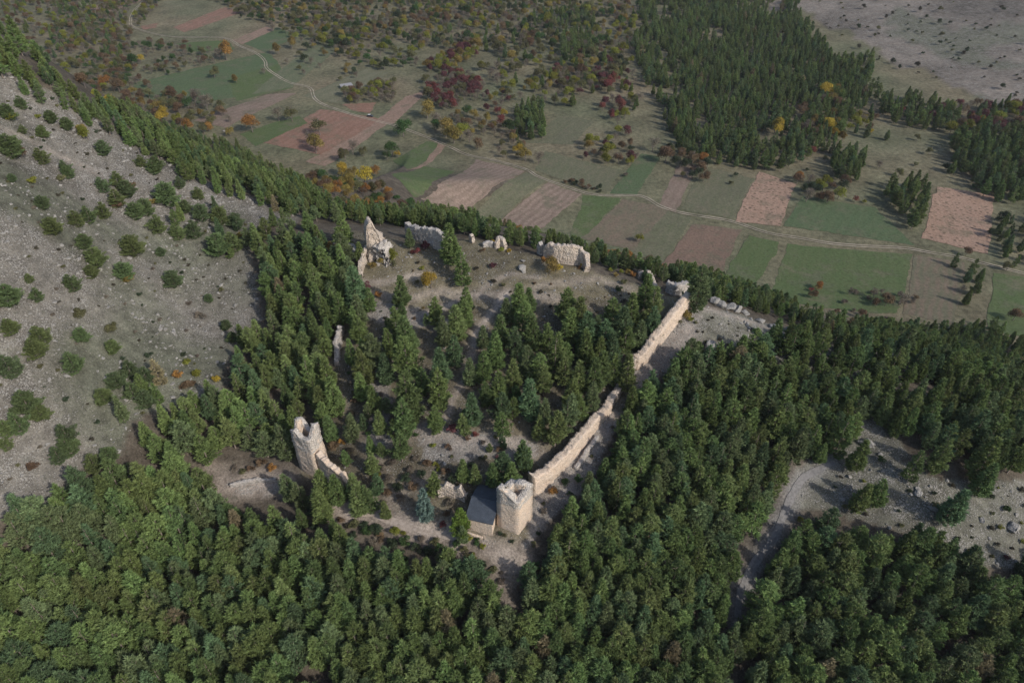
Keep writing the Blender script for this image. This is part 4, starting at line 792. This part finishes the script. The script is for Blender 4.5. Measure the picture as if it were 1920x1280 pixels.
NB_ = [([(-100,150),(130,200),(480,430),(440,640),(330,740),(100,900),(-100,900)], 3.6, ['drk','olv','dk','gry','drk'], .4, 1.4, .6), ([(690,470),(1280,560),(1200,600),(700,600)], 3.2, ['drk','olv','brn','gld','drk','dk'], .5, 1.8, .6), ([(640,930),(860,1000),(940,1060),(880,1080),(700,1040),(560,990)], 3.0, ['pin','olv','gry','grn','brn','dk','drk'], 1.2, 2.8, .85), ([(930,1010),(1010,1000),(1030,1060),(960,1120)], 3, ['olv','dk','drk','grn'], .8, 2.2, .7), ([(1480,890),(1640,860),(1700,900),(1900,960),(1850,1040),(1640,990),(1480,1000)], 6, ['pin','olv','gry'], 1.5, 3, .4), ([(640,640),(760,660),(760,850),(650,850)], 3., ['gry','brn','olv','drk','grn'], .8, 2.2, .7),
 ([(770,800),(1010,830),(1000,900),(800,930)], 2.8, ['gry','brn','olv','grn','crm','drk','dk'], .8, 2.4, .75), ([(560,960),(700,1000),(860,1060),(930,1060),(880,1010),(700,975),(600,930)], 3.4, ['olv','gry','grn','brn','dk','gry'], 1, 3.2, .9), ([(1000,920),(1140,780),(1170,800),(1100,940),(1000,1060)], 2.6, ['drk','olv','grn','gry'], .6, 1.6, .6),
 ([(1500,900),(1700,880),(1990,920),(1990,1060),(1840,1050),(1600,980)], 3.2, ['drk','olv','dk','yg','dk'], .5, 2., .7), ([(1290,580),(1680,680),(1640,700),(1300,640)], 3, ['drk','olv','drk'], .5, 1.5, .65), ([(-260,980),(1400,1280),(1400,1430),(-260,1430)], 9, ['brn','yg','olv'], 1, 2.2, .5),
 ([(1160,650),(1900,700),(1900,1280),(1160,1280)], 9, ['crm','brn','gry','yg','grn'], 1, 2.6, .45), ([(880,1040),(1010,1000),(1010,1160),(940,1160)], 2.8, ['gry','brn','olv','dk'], .8, 2, .8), ([(640,720),(740,730),(760,860),(660,870)], 5, ['gry','brn'], .8, 2, .4)]
for poly, spc, pal, lo, hi, pr in NB_: scatter(poly, spc, f_bush(pal, lo, hi, 1.2), pr, NEAR, .5)
# the far side of the ridge, out of sight from the air: wooded as well
gx_ = np.arange(-180, 160, 6.5); gy_ = np.arange(130, 330, 6.); A_, B_ = np.meshgrid(gx_, gy_); x = (A_ + rng.uniform(-2, 2, A_.shape)).ravel(); y = (B_ + rng.uniform(-2, 2, A_.shape)).ravel(); z = zf(x, y)
oc = occluded(x, y, z + 9.) & (z < 20) & (z > -57); fn = f_pine(6, 10, 3.)
for a, b in zip(x[oc], y[oc]): fn(a, b)

# --- blue-green spruce by the chapel path
add('pine', g_[0], g_[1], 9.0, 1.0, 4, (.13, .19, .16), 'spruce', 2.5, True); plants[-1]['ws'] = 1.12

# ------------------------------------------------------------------ which plants become objects of their own: those that show largest
for p_ in plants:
    uu, vv, dd = project(p_['x'], p_['y'], p_['z'] + p_['h'] * .6); p_['u'] = float(uu); p_['v'] = float(vv); p_['size'] = p_['h'] / float(dd) * (2. if p_['hand'] else 1.)
    if not (-5 < p_['u'] < 1925 and -5 < p_['v'] < 1285): p_['size'] *= .01
xs = np.array([[p_['x'], p_['y'], p_['z'] + p_['h'] * .8] for p_ in plants]); oc = occluded(xs[:, 0], xs[:, 1], xs[:, 2])
for p_, o_ in zip(plants, oc):
    if o_: p_['size'] *= .01
LM = [(971,950,'square tower'),(580,840,'broken tower'),(900,955,'chapel'),(797,948,'blue-green spruce'),(712,450,'summit spire'),(798,440,'shaded summit wall'),(1058,480,'broad wall block'),(1000,498,'summit boulder'),(1030,885,'foot of the long curtain wall'),(1110,785,'middle of the long curtain wall'),
 (1200,665,'lower end of the upper curtain wall'),(1288,565,'top end of the upper curtain wall'),(638,650,'grey fragment above the broken tower'),(807,525,'bright yellow summit bush'),(890,640,'castle footpath'),(845,760,'foot of the castle footpath'),(1555,870,'head of the gravel track'),(1462,980,'middle of the gravel track'),(1390,1110,'foot of the gravel track'),
 (480,905,'stone edged path'),(740,985,'path below the castle'),(100,960,'bottom tip of the scree slope'),(322,520,'lone pine on the scree'),(430,640,'scree edge'),(130,680,'lower scree'),(30,770,'scree by the photo edge'),(100,420,'upper scree'),(60,250,'ridge top scree'),(300,320,'scree crest'),
 (0,1280,'bottom left photo corner'),(240,1270,'bottom edge near the left corner'),(480,1270,'bottom edge a quarter along'),(720,1270,'bottom edge before its middle'),(960,1270,'middle of the bottom edge'),(1200,1270,'bottom edge past its middle'),(1440,1270,'bottom edge three quarters along'),(1680,1270,'bottom edge near the right corner'),(1920,1280,'bottom right photo corner'),
 (0,1100,'left edge of the lower wood'),(250,1000,'upper border of the lower wood'),(250,1130,'heart of the lower left wood'),(500,1050,'wood below the stone edged path'),(500,1170,'heart of the lower middle wood'),(740,1100,'wood below the dark clearing'),(900,1150,'yellowish pine by the clearing'),(1080,1060,'wood below the square tower'),(1080,1180,'wood above the bottom middle'),(1250,1100,'wood before the gravel track'),
 (1200,950,'slope under the long wall'),(1300,850,'heart of the right hand wood'),(1400,760,'upper right hand wood'),(1300,720,'wood under the upper curtain wall'),(1450,880,'wood by the gravel track head'),(1600,790,'red shrub above the rocky clearing'),(1700,960,'rocky clearing'),(1850,870,'big pine over the rocky clearing'),(1620,1100,'heart of the lower right wood'),(1780,1080,'lower edge of the rocky clearing'),(1920,1100,'right edge below the clearing'),(1500,650,'wooded ridge beyond the wall'),(1750,700,'ridge wood near the right edge'),(1920,750,'right photo edge at mid height'),
 (560,680,'wood beside the castle'),(450,760,'wood above the broken tower path'),(330,820,'wood at the foot of the scree'),(560,500,'wood beside the summit'),(1000,720,'wood inside the castle'),(1090,600,'thicket below the broad wall block'),(750,720,'tall clump inside the castle'),(950,850,'trees behind the chapel'),(1350,560,'wood beyond the ridge path'),(900,430,'wood behind the summit'),
 (700,100,'hay meadow thickets'),(400,120,'large green meadow'),(150,120,'valley scrub in the far corner'),(540,220,'red ploughed fields'),(680,330,'yellow valley trees'),(850,170,'crimson thicket'),(840,110,'yellow hedge'),(850,250,'golden trees beside the dirt track'),(1000,100,'far valley scrub'),(1100,290,'thicket above the dirt track'),(1300,300,'brown thicket above the fields'),(1550,360,'thicket above the vineyards'),(1550,200,'golden trees of the far wood'),(1430,370,'first vineyard'),(1795,410,'second vineyard'),(1830,230,'thicket at the foot of the bare mountain'),(1700,80,'bare mountain'),(1650,570,'scrub below the green fields'),(1230,440,'fields below the dirt track'),(1200,80,'far wood'),(1000,220,'dark clump in the valley'),(300,200,'yellow trees at the wood edge'),(600,20,'top edge of the photo')]
ORD = ['', 'second ', 'third ', 'fourth ', 'fifth ', 'sixth ', 'seventh ', 'eighth ', 'ninth ', 'tenth ', 'eleventh ', 'twelfth ', 'thirteenth ', 'fourteenth ', 'fifteenth ', 'sixteenth ', 'seventeenth ', 'eighteenth ', 'nineteenth ', 'twentieth ']
def relabel(items, word):
    for it in items: it['adj'] = it['adj'].replace('half bare greyish', 'greyish')
    cells = {}
    for it in items:
        dd = [(math.hypot(it['u'] - a, (it['v'] - b) * 1.3), a, b, nm) for a, b, nm in LM]; dd.sort(); d0, a, b, nm = dd[0]
        du, dv = it['u'] - a, it['v'] - b
        side = ('left of' if du < 0 else 'right of') if abs(du) > abs(dv) * 1.2 else ('above' if dv < 0 else 'below')
        cells.setdefault((it['adj'], side, nm), []).append((d0, it))
    for (adj, side, nm), L in cells.items():
        L.sort(key=lambda q_: q_[0])
        for i, (d0, it) in enumerate(L):
            it['label'] = f"{adj} {word}, {ORD[min(i, 19)]}nearest {side} the {nm}"
def pick(kind, n_):
    L = sorted((p_ for p_ in plants if p_['kind'] == kind and p_['size'] > 0), key=lambda p_: -p_['size']); one = [p_ for p_ in L[:n_] if p_['size'] > 1e-3]; rest = L[len(one):]; return one, rest
proto_obj = {}
def put(p_, name, parts, meshes, cat, group, H0, label):
    r_ = empty(name, (p_['x'], p_['y'], p_['z'] - .12)); r_.rotation_euler = (0, 0, random.uniform(0, 6.28)); s_ = p_['h'] / H0; r_.scale = (s_ * p_['ws'], s_ * p_['ws'], s_)
    for nm, me in zip(parts, meshes):
        c = obj(nm, me, r_); c['tint'] = tuple(p_['tint']); proto_obj.setdefault(me.name, c)
    return tag(r_, label, cat, group)
def adj_pine(p_):
    a = 'tall' if p_['h'] > 11 else ('medium' if p_['h'] > 7.5 else 'small'); g = p_['tint'][1]
    if p_['p'] in (6, 7): return a.replace('tall', 'broad') + ' bushy' + (' pale' if g > .2 else ' dark')
    return a + (' light green' if g > .19 else (' mid green' if g > .165 else ' dark green'))
ones, pine_rest = pick('pine', 300)
for p_ in ones: p_['adj'] = adj_pine(p_)
sprs = [p_ for p_ in ones if p_['c'] == 'spruce']; ones = [p_ for p_ in ones if p_['c'] != 'spruce']; relabel(ones, 'pine')
for p_ in sprs: put(p_, 'spruce_tree', ('crown', 'trunk'), PINES[p_['p']], 'tree', None, PH, 'pale blue-green spruce beside the path next to the chapel')
for p_ in ones: put(p_, 'pine_tree', ('crown', 'trunk'), PINES[p_['p']], 'pine tree', 'pine trees around the castle ruins', PH if p_['p'] not in (6, 7) else 8., p_['label'])
a_one, a_rest = pick('autumn', 290); s_one, s_rest = pick('shrub', 290)
for L, w_ in ((a_one, 'tree'), (s_one, 'shrub')):
    for p_ in L: p_['adj'] = TW[p_['c']]
    relabel(L, w_)
for p_ in a_one: put(p_, 'broadleaf_tree', ('crown', 'trunk'), AUT[p_['p']], 'tree', 'autumn broadleaf trees', 6., p_['label'])
for p_ in s_one:
    o = obj('shrub', SHR[p_['p']]); proto_obj.setdefault(SHR[p_['p']].name, o); s_ = p_['h'] / 2.2; o.location = (p_['x'], p_['y'], p_['z'] - .05); o.rotation_euler[2] = random.uniform(0, 6.28); o.scale = (s_, s_, s_); o['tint'] = tuple(p_['tint'])
    tag(o, p_['label'], 'shrub', 'shrubs of the hill and valley')

def mass(name, items, protos, label, kinddef):
    """ONE object: a cloud of points, each carrying a copy of one of the plants that stand there as objects"""
    n_ = len(items); me = bpy.data.meshes.new(name); me.vertices.add(n_); me.vertices.foreach_set('co', np.array([(p_['x'], p_['y'], p_['z'] - .12) for p_ in items], np.float32).ravel())
    def at_(nm, ty, data, f='value'): a = me.attributes.new(nm, ty, 'POINT'); a.data.foreach_set(f, np.asarray(data, np.float32 if ty != 'INT' else np.int32).ravel())
    at_('sc', 'FLOAT_VECTOR', [p_['sv'] for p_ in items], 'vector'); at_('rot', 'FLOAT_VECTOR', [(0, 0, random.uniform(0, 6.28)) if 'rv' not in p_ else p_['rv'] for p_ in items], 'vector')
    at_('pk', 'INT', [p_['p'] for p_ in items]); at_('tint', 'FLOAT_COLOR', [(*p_['tint'], 1) for p_ in items], 'color')
    o = obj(name, me); g = bpy.data.node_groups.new(name + '_nodes', 'GeometryNodeTree'); g.interface.new_socket('Geometry', in_out='INPUT', socket_type='NodeSocketGeometry'); g.interface.new_socket('Geometry', in_out='OUTPUT', socket_type='NodeSocketGeometry')
    N = g.nodes; gi = N.new('NodeGroupInput'); go = N.new('NodeGroupOutput'); jn = N.new('GeometryNodeJoinGeometry')
    def na(nm, ty): a = N.new('GeometryNodeInputNamedAttribute'); a.data_type = ty; a.inputs[0].default_value = nm; return a.outputs[0]
    sc_, rt_, pk_ = na('sc', 'FLOAT_VECTOR'), na('rot', 'FLOAT_VECTOR'), na('pk', 'INT')
    mp = N.new('GeometryNodeMeshToPoints'); g.links.new(gi.outputs[0], mp.inputs[0])
    for k, meshes in enumerate(protos):
        src = [proto_obj[m_.name] for m_ in meshes if m_.name in proto_obj]
        if not src: continue
        j2 = N.new('GeometryNodeJoinGeometry')
        for s_ in src:
            oi = N.new('GeometryNodeObjectInfo'); oi.transform_space = 'ORIGINAL'; oi.inputs['Object'].default_value = s_; g.links.new(oi.outputs['Geometry'], j2.inputs[0])
        gt = N.new('GeometryNodeGeometryToInstance'); g.links.new(j2.outputs[0], gt.inputs[0])
        cm = N.new('FunctionNodeCompare'); cm.data_type = 'INT'; cm.operation = 'EQUAL'; g.links.new(pk_, cm.inputs[2]); cm.inputs[3].default_value = k
        ip = N.new('GeometryNodeInstanceOnPoints'); g.links.new(mp.outputs[0], ip.inputs['Points']); g.links.new(cm.outputs[0], ip.inputs['Selection']); g.links.new(gt.outputs[0], ip.inputs['Instance'])
        er = N.new('FunctionNodeEulerToRotation'); g.links.new(rt_, er.inputs[0]); g.links.new(er.outputs[0], ip.inputs['Rotation']); g.links.new(sc_, ip.inputs['Scale']); g.links.new(ip.outputs[0], jn.inputs[0])
    g.links.new(jn.outputs[0], go.inputs[0]); md_ = o.modifiers.new('scatter', 'NODES'); md_.node_group = g
    return tag(o, label, kinddef, None, 'stuff')
for p_ in pine_rest:
    s_ = p_['h'] / (PH if p_['p'] not in (6, 7) else 8.); p_['sv'] = (s_ * p_['ws'], s_ * p_['ws'], s_)
for p_ in a_rest: s_ = p_['h'] / 6.; p_['sv'] = (s_, s_, s_)
for p_ in s_rest: s_ = p_['h'] / 2.2; p_['sv'] = (s_, s_, s_)
mass('pine_forest', pine_rest, PINES, 'dense green pine woods on the hill and across the valley', 'forest')
mass('autumn_woodland', a_rest, AUT, 'mixed autumn woodland and hedges on the valley floor', 'woodland')
mass('scrub', s_rest, [(m_,) for m_ in SHR], 'low scrub dotted over the slopes and valley', 'scrub')

# ------------------------------------------------------------------ boulders and loose stones
BL = [(980,506,1.5,'large pale boulder alone on the castle summit'),(981,490,.7,'small pale stone just above the large summit boulder'),(1622,832,1.9,'pale rounded boulder beyond the head of the gravel track'),(1899,990,2.0,'big blue-grey boulder at the right edge of the rocky clearing'),
 (1338,568,2.0,'rounded outcrop on the ridge path by the upper curtain wall'),(1350,574,1.7,'outcrop just below the rounded one on the ridge path'),(1366,578,1.9,'grey outcrop between the pines on the ridge path'),(1382,583,1.7,'grey outcrop third along the ridge row'),(1396,588,1.5,'last small grey outcrop of the ridge row'),
 (1330,650,2.0,'white outcrop under the upper curtain wall in scrub'),(1345,655,1.5,'white outcrop beside the scrub under the ridge path'),(1450,615,1.6,'pale outcrop on the ridge crest past the row'),(1478,622,1.8,'outcrop at the far end of the ridge crest'),(1425,604,1.5,'low pale ledge on the ridge path after the small grey outcrop'),(1505,634,1.7,'pale ledge half hidden by pines past the ridge crest'),(1535,643,1.5,'narrow pale ledge among pines along the ridge'),(1655,664,2.3,'pale ledge where the ridge enters the right hand wood'),(1672,672,2.0,'pale ledge lower along the ridge in the wood'),
 (638,462,3.2,'rough grey crag left of the spire'),(652,470,2.6,'darker half of the crag left of the spire'),(1490,752,2.2,'grey rocks in the wood above the gravel track'),(1508,756,1.6,'smaller grey rock in the wood above the track'),(1632,765,1.8,'scrub covered pale outcrop below the red shrub'),
 (125,845-140,.8,'small white rock on the lower scree'),(590,182,1.2,'white rock by the dirt track bend'),(420,247,1.3,'white stone at the wood edge below the brown field'),(1720,925,1.0,'pale rock in the rocky clearing'),(1750,955,1.2,'pale rock in the lower rocky clearing'),(1840,975,1.1,'pale rock near the big blue-grey boulder')]
for i, (px, py, r_, lb) in enumerate(BL):
    r_ = r_ * (1.05 if px > 1300 and py < 700 else 1.); g = G(px, py); o = obj('boulder', ROCKS[i % 5] if r_ < 2.2 else ROCKS[(i + 2) % 5]); k = random.uniform(.85, 1.15); o.location = g + np.array([0, 0, r_ * .18]); o.scale = (r_ * k, r_ / k, r_ * random.uniform(.8, 1.1)); o.rotation_euler = (random.uniform(-.2, .2), random.uniform(-.2, .2), random.uniform(0, 6.28)); tag(o, lb, 'boulder', 'boulders and outcrops'); proto_obj.setdefault(o.data.name, o)
stones = []
def strew(poly, n_, lo, hi, box=NEAR, pw=2.2):
    k = 0; x = rng.uniform(box[0], box[1], n_ * 14); y = rng.uniform(box[2], box[3], n_ * 14); z = zf(x, y); a, b, _ = project(x, y, z); m = inpoly(a, b, poly) & ~occluded(x, y, z + 1.)
    m &= vnoise(x / 6, y / 6, 13) > rng.uniform(.15, .75, len(x))
    for i in np.nonzero(m)[0][:n_]:
        s_ = lo + (hi - lo) * random.random() ** pw; c = random.uniform(.85, 1.15); stones.append(dict(x=x[i], y=y[i], z=z[i] + s_ * .1 + .12, p=random.randrange(5), sv=(s_ * c, s_ / c, s_ * random.uniform(.6, 1)), tint=(.4, .4, .4), rv=(random.uniform(-.4, .4), random.uniform(-.4, .4), random.uniform(0, 6.28))))
for p_ in Z_SCREE: strew(p_, 18000, .12, .6, pw=3.6)
for p_ in Z_RSPUR: strew(p_, 2500, .15, .8)
for p_ in Z_RUBBLE: strew(p_, 900, .12, .6)
for p_ in Z_PLATEAU + Z_CASTLE: strew(p_, 1800, .1, .5)
strew([(620,270),(560,400),(360,330),(180,200),(60,150),(60,200),(180,260),(360,360),(540,430)], 900, .2, .9)
mass('scree', stones, [(m_,) for m_ in ROCKS], 'loose limestone rubble strewn over the bare slopes', 'stones')

# ------------------------------------------------------------------ valley: parked car, field shelter
cg = G(694, 219); car = empty('parked_car', cg); car.rotation_euler[2] = R(-8); tag(car, 'dark car with a pale roof parked beside the valley track', 'car')
M['paint'] = plain_mat('car_paint', (.03, .035, .045), (.04, .045, .055), 1, .3, 0, .5); M['palepaint'] = plain_mat('pale_paint', (.6, .6, .6), (.66, .66, .66), 1, .4, 0, .5); M['glass'] = plain_mat('dark_glass', (.015, .018, .02), (.02, .022, .025), 1, .1, 0, .6); M['rubber'] = plain_mat('rubber', (.02, .02, .02), (.03, .03, .03), 3)
def loft(name, secs, mat, parent):       # secs: list of (x, halfwidth, z0, z1)
    V_ = [(x, s_ * w, z) for x, w, z0, z1 in secs for s_, z in ((-1, z0), (1, z0), (1, z1), (-1, z1))]; F_ = [(4*i+j, 4*i+(j+1)%4, 4*i+4+(j+1)%4, 4*i+4+j) for i in range(len(secs)-1) for j in range(4)] + [(3,2,1,0), tuple(4*(len(secs)-1)+j for j in range(4))]
    return prism(name, V_, F_, mat, parent)
loft('body', [(-2.1,.75,.35,.75),(-1.9,.86,.28,.95),(-.6,.88,.25,1.0),(.9,.88,.25,.98),(1.8,.85,.28,.8),(2.1,.7,.35,.65)], M['paint'], car)
loft('window', [(-1.75,.68,.95,1.0),(-1.3,.66,.96,1.42),(.3,.66,.96,1.45),(1.05,.7,.95,.99)], M['glass'], car)
loft('roof', [(-1.3,.6,1.425,1.47),(-1.0,.62,1.43,1.5),(.2,.62,1.45,1.5),(.35,.58,1.44,1.47)], M['palepaint'], car)
for a, b in ((-1.3,.84),(-1.3,-.84),(1.3,.84),(1.3,-.84)):
    V_, F_ = tube([(a, b-.1, .32), (a, b+.1, .32)], [.32, .32], 12); F_ = [list(map(int, f)) for f in F_] + [list(range(12))[::-1], list(range(12, 24))]; prism('wheel', V_, F_, M['rubber'], car)
hg = G(650, 165); hut = empty('field_hut', hg); hut.rotation_euler[2] = R(28); tag(hut, 'low grey-roofed stone hut alone in the valley meadow', 'hut')
M['tin'] = plain_mat('grey_sheet_roof', (.24, .235, .24), (.31, .30, .31), 1.5, .6, .02, .3)
prism('wall', [(-4,-2,-.5),(4,-2,-.5),(4,2,-.5),(-4,2,-.5),(-4,-2,1.7),(4,-2,1.7),(4,2,2.3),(-4,2,2.3)], [(0,1,5,4),(1,2,6,5),(2,3,7,6),(3,0,4,7),(4,5,6,7)], M['greystone'], hut)
prism('roof', [(-4.4,-2.4,1.68),(4.4,-2.4,1.68),(4.4,2.4,2.42),(-4.4,2.4,2.42),(-4.4,-2.4,1.8),(4.4,-2.4,1.8),(4.4,2.4,2.54),(-4.4,2.4,2.54)], [(0,3,2,1),(4,5,6,7),(0,1,5,4),(1,2,6,5),(2,3,7,6),(3,0,4,7)], M['tin'], hut)
# ------------------------------------------------------------------ haze: the thin autumn air over hill and valley
hz = bpy.data.meshes.new('haze'); x0, x1, y0, y1, z0, z1 = -3200, 3200, -420, 5200, float(ZZ.min()) - 5, max(float(ZZ.max()), CAMZ) + 12
hz.from_pydata([(x, y, z) for z in (z0, z1) for x, y in ((x0, y0), (x1, y0), (x1, y1), (x0, y1))], [], [(0,3,2,1),(4,5,6,7),(0,1,5,4),(1,2,6,5),(2,3,7,6),(3,0,4,7)])
hm = bpy.data.materials.new('haze_air'); hm.use_nodes = True; hm.node_tree.nodes.clear(); pv = hm.node_tree.nodes.new('ShaderNodeVolumePrincipled'); ho = hm.node_tree.nodes.new('ShaderNodeOutputMaterial')
pv.inputs['Color'].default_value = (.86, .89, .94, 1); pv.inputs['Density'].default_value = .00006; pv.inputs['Anisotropy'].default_value = .1; hm.node_tree.links.new(pv.outputs[0], ho.inputs['Volume']); hz.materials.append(hm)
tag(obj('haze', hz), 'thin blue air haze over the valley', None, None, 'stuff')
print('PLANTS', len(plants), 'pine rest', len(pine_rest), 'autumn', len(a_one), len(a_rest), 'shrub', len(s_one), len(s_rest), 'stones', len(stones))
